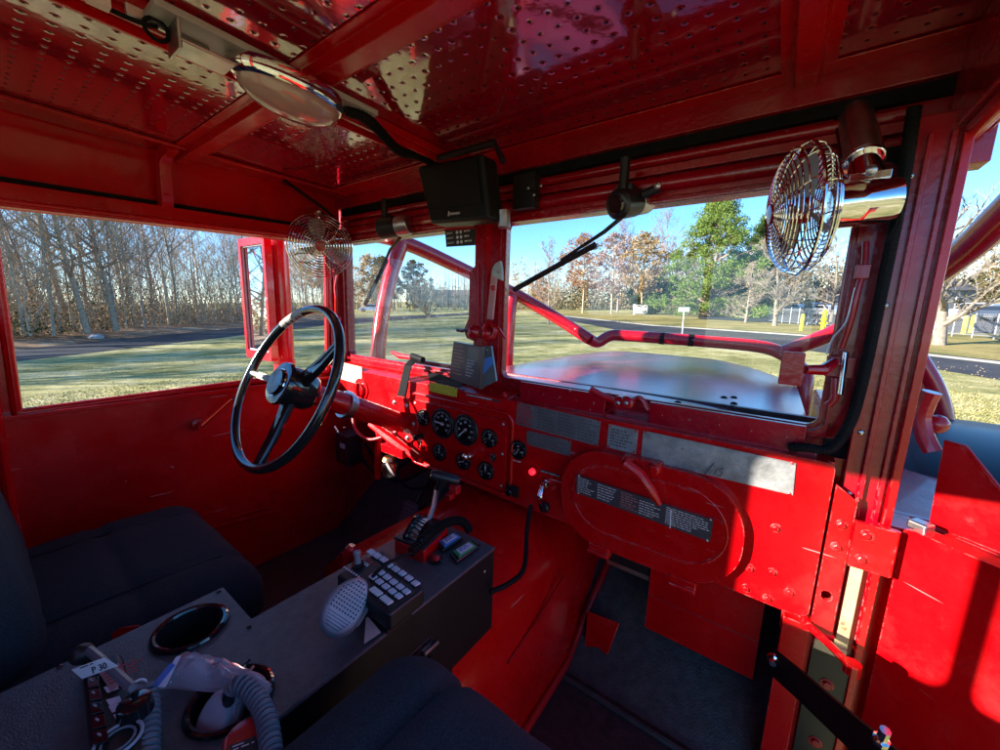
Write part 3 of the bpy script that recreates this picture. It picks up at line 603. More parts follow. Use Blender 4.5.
for pa,pb in((R(185,535,0,WX),R(272,512,0,WX)),(R(150,497,0,WX),R(172,492,0,WX)),(R(232,517,0,WX),R(270,507,0,WX))):
    b=MB(); b.tube([pa+V((.0,0,0)),pb+V((.0,0,0))],.0022,'red_door',6); b.build('pressed_ridge',ld)
# wall behind the door and panel above it
b=MB(); b.bx(WX-.03,WX-.002,YB,-.0,FL,.44,'red_door'); b.bx(WX-.01,WX+.022,-.018,.022,FL,.28,'red_paint'); b.tube([(WX+.025,-.0,FL),(WX+.025,.028,.25)],.01,'red_paint',8)
for z in(-.38,-.55,-.72,-.35): rivet(b,(WX+.022,.0,z),(1,0,0),.005)
b.build('rear_pillar',truck,bevel=.003)
b=MB(); b.prism([(WX-.02,YB,.235),(WX-.02,1.0,.29),(WX-.02,1.0,CE),(WX-.02,YB,CE)],(.012,0,0),'red_paint'); b.build('side_panel',truck,smooth=0)
b=MB(); b.prism([(WX-.015,YB,.180),(WX-.015,1.0,.258),(WX-.015,1.0,.306),(WX-.015,YB,.245)],(.05,0,0),'red_paint'); b.tube([(WX+.035,YB,.195),(WX+.035,1.0,.270)],.008,'red_paint',8); b.build('side_rail',truck,bevel=.004)
b=MB(); b.prism([(WX-.008,YB,.247),(WX-.008,1.0,.306),(WX-.008,1.0,.322),(WX-.008,YB,.263)],(.014,0,0),'black_rubber'); b.build('side_gap_shade',truck)  # black strip painting in the dark recess over the door window
b=MB(); b.tube([(WX+.008,.40,.262),(WX+.034,.40,.30),(WX+.034,.402,.40),(WX+.05,.405,.43),(WX+.10,.41,.443)],.021,'red_paint',4,flat=(1,1,0)); rivet(b,(WX+.056,.40,.31),(1,0,0),.006,'red_plastic'); b.build('side_bracket',truck,bevel=.003)
# left front pillar
b=MB(); b.bx(WX-.02,-1.592,.975,1.03,FL,.30,'red_frame'); b.bx(-1.60,-1.588,.93,1.02,-.27,.3,'red_frame'); b.tube([(-1.585,.955,-.25),(-1.58,.955,.10),(-1.59,.95,.27)],.010,'red_frame',8)
b.build('door_pillar',truck,bevel=.003)
b=MB(); b.tube(spline([(-1.555,.95,.13),(-1.558,.94,.08),(-1.548,.935,.03),(-1.56,.94,-.03),(-1.55,.94,-.08)],6),.006,'red_paint',8); b.ball((-1.548,.935,.14),.012,'red_paint',8); b.ball((-1.55,.94,-.06),.016,'red_paint',8); b.build('latch_rod',truck)
# kick wall under the dash on the left, firewall, toe board, floor, tunnel
b=MB(); b.bx(WX-.02,WX,.985,1.40,FL,-.30,'red_door'); b.build('left_kick_panel',truck,bevel=.002)
b=MB(); b.prism([(WX-.02,1.42,FL+.42),(-.50,1.42,FL+.42),(-.50,1.42,-.28),(WX-.02,1.42,-.28)],(0,.02,0),'red_old'); b.prism([(-.5,1.42,FL+.34),(.13,1.42,FL+.34),(.13,1.42,-.28),(-.5,1.42,-.28)],(0,.02,0),'black_plastic'); b.build('firewall',truck)
b=MB(); b.bx(WX-.02,.20,YB,.91,FL-.02,FL,'floor_mat'); b.prism([(WX-.02,.91,FL-.02),(.13,.91,FL-.02),(.13,.91,FL),(WX-.02,.91,FL)],(0,.05,0),'floor_mat'); 
b.prism([(WX-.02,.93,FL),(.13,.93,FL),(.13,1.42,FL+.40),(WX-.02,1.42,FL+.40)],(0,.01,-.02),'floor_mat'); b.build('floor_mat',truck,smooth=0)
b=MB(); b.tube([(-.415,.905,FL+.006),(.12,.905,FL+.006)],.009,'floor_mat',8); b.build('floor_seam',truck)
# transmission tunnel
sec=[(-.405,0.),(-.412,.10),(-.430,.24),(-.462,.34),(-.52,.41),(-.62,.44),(-.74,.44),(-.85,.42),(-.93,.34),(-.96,.2),(-.975,0.)]
vs=[];fs=[]; N=len(sec); ys=[.50,.62,.74,.86,.98,1.10,1.22,1.34,1.43]
for j,y in enumerate(ys):
    k=max(0,(y-.86)/.57)
    for (x,z) in sec:
        cx=-.69; vs.append((cx+(x-cx)*(1+.12*k*k)+(.0),y,FL+z*(1+.25*k)))
for j in range(len(ys)-1):
    for i in range(N-1): fs.append((j*N+i,j*N+i+1,(j+1)*N+i+1,(j+1)*N+i))
fs.append(tuple(range(N)))
b=MB(); b.add(vs,fs,'red_door'); b.tube([(-.398,.52,FL+.012),(-.400,.95,FL+.012),(-.395,1.05,FL+.10),(-.36,1.4,FL+.40)],.012,'red_old',8); tun=b.build('transmission_tunnel',truck,smooth=60,bevel=0)
b=MB(); b.tube([(-.426,.66,FL+.23),(-.428,.80,FL+.25),(-.424,.94,FL+.30)],.003,'red_old',6); b.build('tunnel_seam',tun)
b=MB(); b.tube(spline([DP(531,505,1.02),DP(527,530,.98),DP(524,568,.90),DP(508,584,.86),DP(490,592,.84)],6),.006,'black_rubber',8); b.build('tunnel_hose',truck)
# heater box and foot plate
b=MB(); b.bx(-.205,.045,1.0,1.30,-.845,-.60,'red_door'); b.bx(-.205,.045,.998,1.0,-.745,-.742,'red_old'); b.build('heater_box',truck,bevel=.004)
b=MB(); P=[R(588,612,1,1.03),R(620,624,1,1.05),R(602,672,1,.985),R(584,664,1,.985)]; b.prism(P,(0,-.006,.008),'red_door'); [rivet(b,P[k]+V((0,-.01,.012)),YN,.006,'steel') for k in(2,3)]; b.build('foot_plate',truck,bevel=.002)
b=MB(); b.bx(-.33,-.21,1.02,1.28,-.72,-.69,'steel'); b.bx(-.33,-.21,1.01,1.02,-.70,-.60,'black_plastic'); b.build('bracket_shelf',truck,bevel=.002)
# steering wheel and column
SC=V((-1.115,.506,-.224)); SA=V((.016,1,-.494)).normalized(); SR=.235
sw=MB(); sw.torus(SC,SA,SR,.0135,'wheel_rim',72,12); wheel=sw.build('steering_wheel',truck)
b=MB(); b.lathe([(.052,-.030),(.060,-.028),(.063,-.018),(.055,-.014),(.058,.01),(.056,.055),(.050,.07),(.040,.078)],SC-SA*.0+SA*.012,SA,'wheel_rim',32); b.lathe([(.040,-.033),(.042,-.029)],SC+SA*.012,SA,'chrome',28); b.lathe([(.038,-.036),(.036,-.040),(.01,-.041)],SC+SA*.012,SA,'black_gloss',28); b.build('hub',wheel)
u_=SA.cross(V((0,0,1))).normalized(); w_=u_.cross(SA)       # u_: to the right, w_: up in the wheel plane
def wdir(px): 
    p=RP(px[0],px[1],SC,SA); return (p-SC).normalized()
for px,mt,lab in(((332,350),'wheel_rim',None),((250,372),'worn_or_lit_grey','left spoke with sunlight painted in as pale grey'),((262,450),'wheel_rim',None)):  # left spoke coloured pale to paint in the sun falling on it
    d=wdir(px); b=MB(); s_=SA.cross(d)
    P0=SC+SA*.03+d*.045; P1=SC+SA*.016+d*.15; P2=SC+d*(SR-.006)
    for off in((-.010,.010) if mt=='wheel_rim' else (0,)):
        b.tube([P0+s_*off*1.3,P1+s_*off,P2+s_*off*.8],[.014,.011,.009] if mt=='wheel_rim' else [.013,.009,.007],mt,8)
    b.box((P0+P2)/2,((P2-P0).length*.9,.020,.006),mt,Matrix((d,s_,d.cross(s_))).transposed())
    o=b.build('spoke',wheel)
    if lab:o['label']=lab
b=MB(); d0=wdir((258,345)); b2=[]
for k in range(10):
    a=math.atan2((wdir((300,312))).dot(w_),(wdir((300,312))).dot(u_))+(k-2)*.05
    b2.append(SC+(u_*math.cos(a)+w_*math.sin(a))*SR)
b.tube(b2,.01365,'worn_or_lit_grey',12); b.build('sunlit_rim_patch',wheel)  # pale stretch of rim with sunlight put into its colour
ce=SC+SA*.47
b=MB(); b.tube([SC+SA*.075,SC+SA*.16,SC+SA*.17,ce],[.030,.031,.036,.036],'red_paint',20); b.lathe([(.045,0),(.045,.014),(.039,.016),(.039,.03)],SC+SA*.20,SA,'steel',20); b.build('steering_column',truck)
b=MB(); b.lathe([(.085,0),(.09,.006),(.088,.012)],V((SC.x+.02,YD-.006,-.41)),YN,'red_paint',24)
for k in range(6):
    a=k*math.pi/3; bolt(b,(SC.x+.02+.07*math.cos(a),YD-.02,-.41+.07*math.sin(a)),YN,.006,'steel')
b.build('column_flange',truck,bevel=.001)
rnq=random.Random(5)
b=MB()
b.tube([(-1.22,.86,-.44),(-1.10,.88,-.49),(-.98,.89,-.53)],[.014,.02,.014],'red_paint',8); b.tube([(-1.2,.9,-.4),(-1.21,.88,-.55),(-1.20,.87,-.66)],.012,'red_paint',8); b.bx(-1.16,-1.04,.86,.91,-.535,-.505,'red_paint'); b.tube([(-1.3,.9,-.42),(-1.18,.86,-.47)],.007,'chrome',8)
b.tube(spline([(-1.35,.88,-.36),(-1.30,.84,-.46),(-1.22,.85,-.5),(-1.12,.9,-.46)],6),.006,'red_old',8); b.lathe([(.045,0),(.045,.004),(.030,.006),(.028,.016),(.012,.02)],(-1.36,YD-.001,-.335),YN,'red_paint',20); b.box((-1.36,YD-.02,-.335),(.012,.02,.055),'red_paint'); b.build('column_linkage',truck)
b=MB(); b.lathe([(.020,0),(.026,.012),(.022,.02),(.029,.03),(.029,.052),(.022,.056),(.025,.07),(.015,.078)],(-1.115,.86,-.545),(0,0,-1),'brass',16); b.tube([(-1.1,.84,-.56),(-1.06,.84,-.60)],.008,'steel',6); b.build('brass_valve',truck)
b=MB(); b.bx(-1.47,-1.38,.86,.93,-.66,-.53,'black_plastic'); b.tube([(-1.46,.87,-.53),(-1.47,.86,-.50)],.005,'chrome',6); b.tube([(-1.40,.87,-.53),(-1.40,.86,-.49)],.005,'chrome',6); b.bx(-1.43,-1.40,.855,.862,-.585,-.565,'light_grey'); b.build('relay_box',truck,bevel=.004)
b=MB(); 
for k in range(3):
    b.tube(spline([(-1.42+.1*k,.9,-.55),(-1.3+.1*k,.95,-.7),(-1.2+.12*k,1.1,-.62),(-1.05+.1*k,1.3,-.5)],6),.007,'black_rubber',6)
b.build('wiring_loom',truck)
# pedals
for c,name in((R(409,515,1,1.05),'brake_pedal'),(R(445,528,1,1.12),'throttle_pedal')):
    b=MB(); Mx=frame(c,(1,0,0),(0,.45,1)); b.plate(rr(-.045,-.055,.045,.055,.014),[],.012,Mx,'cord_grey'); 
    for k in range(6): b.box(Mx@V((0,-.04+k*.016,.008)),(.074,.006,.004),'grey_plastic',Mx.to_3x3())
    b.tube([c+V((0,.01,0)),c+V((0,.15,.18))],.01,'black_plastic',8); b.build(name,truck,bevel=.002)
# ---- rear wall with its windows, unseen; third opening enlarged to add sky fill
b=MB(); b.plate([(WX,FL),(DX+.05,FL),(DX+.05,CE),(WX,CE)],[rr(-1.105,-.01,-.762,.335,.03),rr(-.734,-.01,-.40,.335,.03),rr(-.36,-.45,.12,.39,.03)],.02,frame((0,YB,0),(-1,0,0),(0,0,1)) if False else frame((0,YB,0),(1,0,0),(0,0,1)),'red_door'); rw=b.build('rear_wall',truck,smooth=0)
b=MB(); b.bx(.14,.20,YB,-.42,FL,.42,'red_door'); b.build('right_rear_pillar',truck,bevel=.003)
b=MB(); b.tube([(DX+.0,YB,.300),(DX+.0,.96,.297)],.014,'red_paint',8); b.bx(DX-.02,DX+.03,YB,1.0,.305,CE,'red_frame'); b.build('right_roof_rail',truck,bevel=.004)
# ---- open passenger door (swung out about fifty degrees)
hp=V((.206,.935,0)); dd=V((.775,-.632,0)).normalized(); dn=V((-dd.y,dd.x,0))*-1; dn=V((dd.y,-dd.x,0)); 
if dn.y>0: dn=-dn        # dn: inner face normal, towards the rear
def DO(s_,z,off=0): return hp+dd*s_-dn*off+V((0,0,z))
b=MB(); Mx=frame(hp,dd,(0,0,1)); sgn=1 if (Mx.to_3x3()@V((0,0,1))).dot(dn)>0 else -1
b.plate(rr(.012,-1.0,.95,-.352,.012),[],.035,Mx@Matrix.Translation((0,0,-.018*sgn)),'red_door')
rd=b.build('door',truck,bevel=.012,seg=4); rd['label']='passenger door standing open on its front hinges'
b=MB(); b.plate(rr(.03,-.40,.95,-.362,.004),[],.055,Mx@Matrix.Translation((0,0,-.055*sgn)),'red_door'); b.bx(0,.001,0,.001,-3,-3.001,'red_door') if False else None
for k in range(3): b.tube([DO(.05,-.357,.045+k*.014),DO(.95,-.357,.045+k*.014)],.004,'red_old',6)
b.build('window_sill',rd,bevel=.003)
P0=DO(0,0,.085); 
def DU(u,v): return RP(u,v,P0,dn)
Q=[DU(928,533),DU(945,442),DU(965,447),DU(1001,492)]; far=DO(.95,0,.085); loc=[]
def toloc(p): q=p-P0; return (q.dot(dd),q.z)
L=[toloc(p) for p in Q]; L=[(L[0][0],-.362),L[1],L[2],L[3],(.60,L[3][1]-(.60-L[3][0])*1.3 if L[3][1]-(.60-L[3][0])*1.3>-.36 else -.35),(.60,-.362)]
b=MB(); b.plate(rpoly(L,.008),[],.006,frame(P0,dd,(0,0,1)),'red_door'); b.tube([frame(P0,dd,(0,0,1))@V((x,y,0)) for x,y in L[1:4]],.0045,'red_paint',8); b.build('window_guard',rd)
b=MB(); b.box(DO(.018,-.350,.03),(.028,.026,.016),'steel',Matrix((dd,dn,V((0,0,1)))).transposed()); b.build('corner_block',rd,bevel=.004)
b=MB(); c=DO(.0,0,.10); k1=[RP(*p,c,dn) for p in((932,392),(926,404),(922,418),(925,436),(933,452))]; b.tube(spline(k1,6),.014,'red_pipe',8,flat=dn); b.ball(RP(937,424,c-dn*.02,dn),.018,'red_pipe',10); b.build('mirror_bracket',truck)
# outside of the cab beyond the hinge
b=MB(); b.bx(.125,.21,1.03,1.9,-1.1,-.26,'red_paint'); b.build('cowl_side',truck,bevel=.01)
b=MB(); b.bx(.21,.42,1.06,1.9,-.62,-.43,'red_old'); b.tube([(.23,1.14,-.42),(.40,1.14,-.42)],.02,'red_pipe',8); b.build('step_bracket',truck,bevel=.01)
# fender on the right, dark and rounded
b=MB(); vs=[];fs=[];n1,n2=20,14; c0=V((.62,2.02,-.62))
for i in range(n1+1):
    a=math.pi*i/n1
    for j in range(n2+1):
        t=-1+2*j/n2; e=(1-abs(t)**3.2)**(1/3.2) if abs(t)<1 else 0
        vs.append(c0+V((t*.34,-math.cos(a)*.60*(.80+.20*e),(math.sin(a)**.7)*.27*(.55+.45*e))))
for i in range(n1):
    for j in range(n2): fs.append((i*(n2+1)+j,i*(n2+1)+j+1,(i+1)*(n2+1)+j+1,(i+1)*(n2+1)+j))
b.add(vs,fs,'black_fender'); fo=b.build('fender',truck,smooth=60)
b=MB(); b.torus((.62,2.02,-1.12),(1,0,0),.38,.13,'tire',40,14); b.lathe([(.25,-.1),(.25,.1)],(.62,2.02,-1.12),(1,0,0),'red_old',24); b.build('wheel',truck)
# hood
vs=[];fs=[]; n1,n2=26,18
for i in range(n1+1):
    y=1.06+(2.98-1.06)*i/n1; k=i/n1
    for j in range(n2+1):
        t=-1+2*j/n2; tt=max(0,(y-2.2)/.78); xr_=.112-.03*k-.27*tt**2.4; xl_=-1.30+.03*k+.10*tt**3; xc=(xr_+xl_)/2; hw=(xr_-xl_)/2; z=-.288+.012*k-.040*abs(t)**5-.0*t*t+.004*(1-t*t)
        if i==n1: z-=.03
        vs.append((xc+hw*t,y,z))
for i in range(n1):
    for j in range(n2): fs.append((i*(n2+1)+j,i*(n2+1)+j+1,(i+1)*(n2+1)+j+1,(i+1)*(n2+1)+j))
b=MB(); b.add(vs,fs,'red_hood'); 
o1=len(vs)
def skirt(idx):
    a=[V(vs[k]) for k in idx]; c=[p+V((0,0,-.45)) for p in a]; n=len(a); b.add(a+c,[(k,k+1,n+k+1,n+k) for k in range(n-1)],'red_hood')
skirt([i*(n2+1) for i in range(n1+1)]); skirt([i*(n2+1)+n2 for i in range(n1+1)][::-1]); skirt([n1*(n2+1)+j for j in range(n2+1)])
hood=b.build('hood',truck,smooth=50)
b=MB()
for u,v in((724,397),(734,397),(734,403),(732,406.5),(678,402)): rivet(b,R(u,v,2,-.262)+V((0,0,-.004)),(0,0,1),.011,'black_rubber')
b.build('hood_bolt',hood)
b=MB(); b.bx(-1.75,.4,3.02,3.10,-1.15,-.92,'red_pipe'); b.build('front_bumper',truck,bevel=.01)
# brush guard
pr=.038
g1=MB(); J1=V((-1.70,1.42,.345))
g1.tube(spline([J1+V((-.35,-.7,.02)),J1+V((-.12,-.25,.02)),J1,V((-1.56,1.86,.21)),V((-1.47,2.10,.13)),V((-1.22,2.28,-.03)),V((-1.0,2.36,-.165))],5),pr,'red_pipe',12)
g1.tube(spline([V((-1.0,2.36,-.165)),V((-.965,2.42,-.185)),V((-.90,2.46,-.14)),V((-.80,2.50,-.135)),V((-.40,2.62,-.145)),V((-.10,2.64,-.155)),V((.02,2.64,-.19)),V((.10,2.56,-.25)),V((.13,2.50,-.34)),V((.13,2.48,-.9))],5),pr*.95,'red_pipe',12)
for p in(V((-.46,2.603,-.144)),V((-.62,2.56,-.141))): g1.tube([p,p+V((.03,.006,0))],pr*1.0,'black_rubber',12)  # two short black bands round the front tube
bg=g1.build('brush_guard',truck)
def gtube(pts,name='guard_tube',r=pr):
    b=MB(); b.tube(spline(pts,5),r,'red_pipe',12); b.build(name,bg)
gtube([J1+V((.0,0,.0)),V((-1.71,1.33,.1)),V((-1.68,1.24,-.25)),V((-1.68,1.24,-.9))])
gtube([V((-1.45,2.12,.10)),V((-1.44,2.08,-.1)),V((-1.43,2.05,-.9))])
gtube([V((.03,2.60,-.17)),V((.17,2.5,-.08)),V((.29,2.35,.02)),V((.36,1.95,.13)),V((.385,1.69,.20)),V((.40,1.52,.265)),V((.42,1.1,.42)),V((.44,.6,.6))])
gtube([V((.33,2.2,.06)),V((.44,2.2,-.12)),V((.53,2.2,-.29)),V((.60,2.2,-.55))],r=.03)
b=MB(); b.prism([(.40,2.19,-.20),(.47,2.19,-.20),(.53,2.19,-.32),(.36,2.19,-.32)],(0,.01,0),'red_pipe'); b.build('gusset_plate',bg)
# side mirror with its post
mp=DP(281,300,1.78); b=MB(); b.tube([V((mp.x,mp.y,.62)),V((mp.x,mp.y,-.9))],.043,'red_pipe',16); b.tube([V((mp.x,mp.y,-.26)),V((mp.x,mp.y,-.45))],.047,'red_pipe',16); post=b.build('mirror_post',truck)
mc=DP(258,300,1.70); mux=V((1,.03,0)).normalized(); Mx=frame(mc,mux,(0,0,1)); 
if (Mx.to_3x3()@V((0,0,1))).dot(mc)>0: sg=-1
else: sg=1
b=MB(); b.plate(rr(-.118,-.262,.118,.262,.008),[rr(-.100,-.225,.100,.232,.008)],.03,Mx,'red_pipe'); b.plate(rr(-.113,-.257,.113,.257,.008),[],.01,Mx@Matrix.Translation((0,0,-.012*sg)),'red_frame'); b.tube([mc+V((0,0,.2)),V((mp.x,mp.y,mc.z+.2))],.012,'red_frame',8); b.tube([mc-V((0,0,.2)),V((mp.x,mp.y,mc.z-.2))],.012,'red_frame',8); mi=b.build('side_mirror',truck,bevel=.003)
b=MB(); b.plate(rr(-.098,-.223,.098,.230,.008),[],.004,Mx@Matrix.Translation((0,0,-.002*sg)),'mirror'); b.build('mirror_glass',mi,smooth=0)
b=MB(); b.tube([Mx@V((x,y,.004*sg)) for x,y in rr(-.098,-.223,.098,.230,.008)],.004,'light_grey',6,True); b.build('mirror_rim',mi)
# wipers
def wiper(m0,a,bb,y):
    P0=R(*m0,1,YW+.02); A=R(*a,1,YW+.045); B=R(*bb,1,YW+.02); mid=A.lerp(B,.45)
    b=MB(); b.tube([P0,A,mid],[.006,.006,.004],'black_plastic',8); arm=b.build('wiper_arm',truck)
    b=MB(); d=(B-A).normalized(); b.tube([A+d*.02+V((0,-.006,-.022)),B+V((0,-.006,0))],.008,'black_rubber',6); b.tube([A+d*.02+V((0,-.0,-.022)),mid+V((0,0,0))],.003,'black_plastic',6); b.build('wiper_blade',arm)
wiper((626,214),(604,232),(515,290),0); wiper((400,238),(390,250),(366,305),0)
# wiper motors
def motor(u,v,y,s_,ax):
    c=R(u,v,1,y); ax=V(ax).normalized(); b=MB(); b.lathe([(.034*s_,-.05),(.040*s_,-.046),(.041*s_,.015),(.034*s_,.022),(.030*s_,.024)],c,ax,'black_plastic',20); b.lathe([(.026*s_,.024),(.022*s_,.028)],c,ax,'black_gloss',18); m=b.build('wiper_motor',truck)
    b=MB(); b.lathe([(.036*s_,-.10),(.038*s_,-.095),(.038*s_,-.05)],c,ax,'steel',18); b.bx(c.x-.02,c.x+.02,c.y,YW+.02,c.z+.03,c.z+.045,'black_plastic'); b.tube([c+V((0,0,.03)),c+V((.0,.0,.10))],.012,'black_plastic',8); b.build('motor_bracket',m,bevel=.002)
    return m,c
m1,c1=motor(622,204,.93,.82,(-.25,-.9,-.25)); b=MB(); b.tube([c1+V((.04,.02,.02)),c1+V((.075,.02,.03))],.011,'black_plastic',8); rivet(b,c1+V((.075,.005,.03)),YN,.008,'steel'); b.build('mount_ear',m1)
motor(385,228,.93,.92,(-.9,-.35,-.1))
# ================================================================== THINGS IN THE CAB
# ---- dome light
c=R(292,93,2,CE-.065)
t=thing('dome_light',(c.x,c.y,CE-.02),'oval chrome dome light with a clear ribbed lens under the perforated ceiling','ceiling light')
b=MB(); sq=((0,1,0),.50)
b.lathe([(.100,0),(.106,.008),(.104,.022),(.094,.028),(.090,.026)],(c.x,c.y,CE-.045),(0,0,-1),'chrome',40,squash=sq); b.build('bezel',t,smooth=50)
b=MB(); b.lathe([(.092,.022),(.088,.038),(.070,.052),(.045,.060),(.01,.063)],(c.x,c.y,CE-.045),(0,0,-1),'lens_clear',40,squash=sq)
b.build('lens',t,smooth=60)
b=MB(); b.lathe([(.085,.018),(.01,.012)],(c.x,c.y,CE-.045),(0,0,-1),'light_grey',30,squash=sq); b.tube([(c.x,c.y-.05,CE-.07),(c.x,c.y+.05,CE-.07)],.010,'white_label',12); b.build('bulb',t)
b=MB(); b.bx(c.x-.028,c.x+.028,c.y-.20,c.y+.17,CE-.045,CE-.034,'light_grey'); b.bx(c.x-.026,c.x+.026,c.y-.175,c.y-.17,CE-.085,CE-.045,'steel'); b.bx(c.x-.026,c.x+.026,c.y-.175,c.y-.10,CE-.075,CE-.070,'steel'); b.bx(c.x-.028,c.x-.02,c.y-.22,c.y-.12,CE-.05,CE-.034,'steel'); b.build('mount',t,bevel=.002)
b=MB(); p=V((c.x-.01,c.y-.19,CE-.055)); b.tube(spline([p,p+V((.012,-.02,-.01)),p+V((-.01,-.05,.0)),p+V((0,-.09,.01))],6),.0035,'black_rubber',6); b.torus(p+V((0,-.0,-.004)),(1,0,0),.014,.003,'black_rubber',16,6); b.box(p+V((0,-.06,.0)),(.018,.022,.014),'white_label'); b.tube([p+V((.0,-.09,.01)),(c.x+.0,YB,CE-.03)],.004,'black_rubber',6); b.build('wire_connector',t)
b=MB(); pts=[V((c.x,c.y+.11,CE-.05)),V((c.x+.01,c.y+.16,CE-.055)),V((-.87,.72,CE-.045)),V((-.885,.80,CE-.03)),V((-.88,.90,CE-.035))]
b.tube(spline(pts,6),.010,'black_rubber',8); coil(b,pts,.0105,.0016,.008,'black_rubber',5,8); single(b,'cable',pts[0],'black ribbed cable running from the dome light to the black speaker','cable')
b=MB(); pts=[V((WX+.11,.72,CE-.02)),V((-1.50,.80,CE-.05)),V((-1.49,.88,.36)),V((-1.50,.93,.32))]; b.tube(spline(pts,6),.006,'black_rubber',8); single(b,'cable',pts[0],'thin black cable curving down to the left fan','cable')
# ---- black speaker / monitor hanging at the top centre
Q=[R(416,166,1,.80),R(482,153,1,.80),R(490,219,1,.80),R(430,224,1,.80)]
t=thing('speaker_box',(Q[0]+Q[1])/2,'dark boxy speaker hung under the ceiling above the post between the windshield panes','speaker')
b=MB(); b.prism(Q,(0.004,.06,.0),'green_black'); body=b.build('body',t,bevel=.010,seg=3)
b=MB(); i=[sum(Q,V((0,0,0)))/4*.0+ (p*.84+(sum(Q,V((0,0,0)))/4)*.16) for p in Q]; i=[i[0],i[1],i[2].lerp(i[1],.2),i[3].lerp(i[0],.2)]; b.prism([p+V((0,-.003,0)) for p in i],(0,.002,0),'green_black')
b.build('grille',t)
b=MB(); o=Q[3].lerp(Q[2],.36)+V((0,-.0015,.018)); b.text('SPEAKERS',.0085,o,Q[2]-Q[3],(0,0,1),'ink_white'); b.tube([o+V((-.004,-.001,-.002)),o+V((-.002,-.001,.010))],.0012,'ink_white',5); b.build('lettering',t)
b=MB(); b.tube([Q[0]+V((.005,.05,-.02)),Q[0]+V((.0,.05,.03)),Q[1]+V((0,.05,.04)),Q[1]+V((.03,.05,-.01))],.009,'black_plastic',8); b.tube([Q[2]+V((.006,.05,.03)),Q[2]+V((.008,.05,-.012))],.016,'steel',10)
b.bx(Q[1].x+.0,Q[1].x+.07,YW-.06,YW-.03,.28,.37,'black_plastic')
for k in range(3): rivet(b,(Q[1].x+.05+.02*k,YW-.06,.33-.02*(k%2)),YN,.005,'steel')
b.build('bracket',t,bevel=.003)
# info sticker on the windshield
Q=[R(445,228.5,1,YW-.01),R(479.5,226.5,1,YW-.01),R(479.5,245,1,YW-.01),R(446.5,247,1,YW-.01)]
b=MB(); b.prism(Q,(0,-.0012,0),'ink'); 
tx=[('HEIGHT 9 0',.0),('WEIGHT 21 000',.25),('WHEELS 6 X 6',.5)]
for k in range(3):
    o=Q[0].lerp(Q[3],.34+.26*k)+V((.004,-.0013,0)); b.text(['HEIGHT','WEIGHT','LENGTH'][k],.0085,o,(1,0,0),(0,0,1),'ink_white'); b.lathe([(.0055,0),(.0055,.0008)],o+V((.050,0,.003)),YN,'ink_white',12); b.lathe([(.0055,0),(.0055,.0008)],o+V((.066,0,.003)),YN,'ink_white',12); b.print_rows(o+V((.08,0,.008)),(1,0,0),(0,0,1),.03,.008,1,'ink_white',.6,k)
b.prism([Q[0]+V((0,-.0014,0)),Q[1]+V((0,-.0014,0)),Q[1].lerp(Q[2],.12)+V((0,-.0014,0)),Q[0].lerp(Q[3],.12)+V((0,-.0014,0))],(0,-.0004,0),'red_old')
single(b,'info_sticker',Q[3],'small black printed sticker in the top corner of the left windshield pane','sticker')
# ---- tools on the centre post
def P1(u,v,y=.945): return R(u,v,1,y)
b=MB(); b.prism([P1(472,273),P1(480,263),P1(481,270),P1(481,322),P1(484,330),P1(482,338),P1(476,341),P1(469,338),P1(466,330),P1(471,318)],(0,-.012,0),'red_frame')
b.lathe([(.020,0),(.022,.010),(.016,.018),(.008,.022)],P1(475,332,.935),YN,'red_frame',20)
rivet(b,P1(474,316,.933),YN,.004); t=single(b,'spanner_wrench',P1(475,340),'dark red flat spanner hanging on the left side of the centre post','wrench',bevel=.003)
b=MB(); b.tube([P1(470,329,.93),P1(462,331,.925),P1(457,330,.92)],.0055,'steel',8); x=b.build('hook',t)
base=P1(490,338)
t=thing('adjustable_wrench',base,'wrench with a pinkish worn handle and pale curved jaw on the centre post','wrench')
b=MB(); b.prism([P1(493,271),P1(498.5,273),P1(494,320),P1(488,319)],(0,-.009,0),'wood_handle'); b.build('handle',t,bevel=.003)
b=MB(); b.prism([P1(502,261),P1(503.5,268),P1(504,281),P1(500,279),P1(494,276),P1(494,269),P1(497,264)],(0,-.011,0),'worn_or_lit_grey'); rivet(b,P1(498,272,.932),YN,.005,'steel'); b.build('jaw',t,bevel=.003)
b=MB(); b.torus(P1(489.5,331,.936),YN,.022,.007,'red_paint',24,8); b.lathe([(.014,0),(.016,.008),(.008,.012)],P1(487,334,.936),YN,'red_paint',14); b.tube([P1(493,326,.925),P1(499,329,.92),P1(505.5,339,.92)],[.005,.004,.003],'red_paint',6); b.build('clip',t)
rv=R(493,288,1,.934); b=MB(); rivet(b,rv,YN,.008,'red_paint'); b.build('stud',t)
# ---- notice card and clip stand on the cowl
Q=[R(453.5,341.5,1,.90),R(482,347,1,.88),R(480,389.5,1,.875),R(449,378,1,.90)]
t=thing('notice_holder',(Q[2]+Q[3])/2,'small dark framed notice card standing on the cowl below the centre post','notice card')
b=MB(); b.prism(Q,(.004,.014,0),'card_dark'); b.build('card',t,bevel=.0015)
b=MB(); ux=(Q[1]-Q[0]); uy=Q[0]-Q[3]; un=ux.cross(uy).normalized(); 
o=Q[0].lerp(Q[3],.08)+ux*.07+un*.0006; b.print_rows(o,ux,uy,ux.length*.42,uy.length*.8,9,'wood_handle',.28,4)
o=Q[0].lerp(Q[3],.06)+ux*.56+un*.0005; b.add([o,o+ux*.36,o+ux*.36-uy*.82,o-uy*.80],[(0,3,2,1)],'card_grey'); b.print_rows(o+un*.0004+ux*.03-uy*.3,ux,uy,ux.length*.3,uy.length*.48,6,'light_grey',.4,9); b.build('print',t)
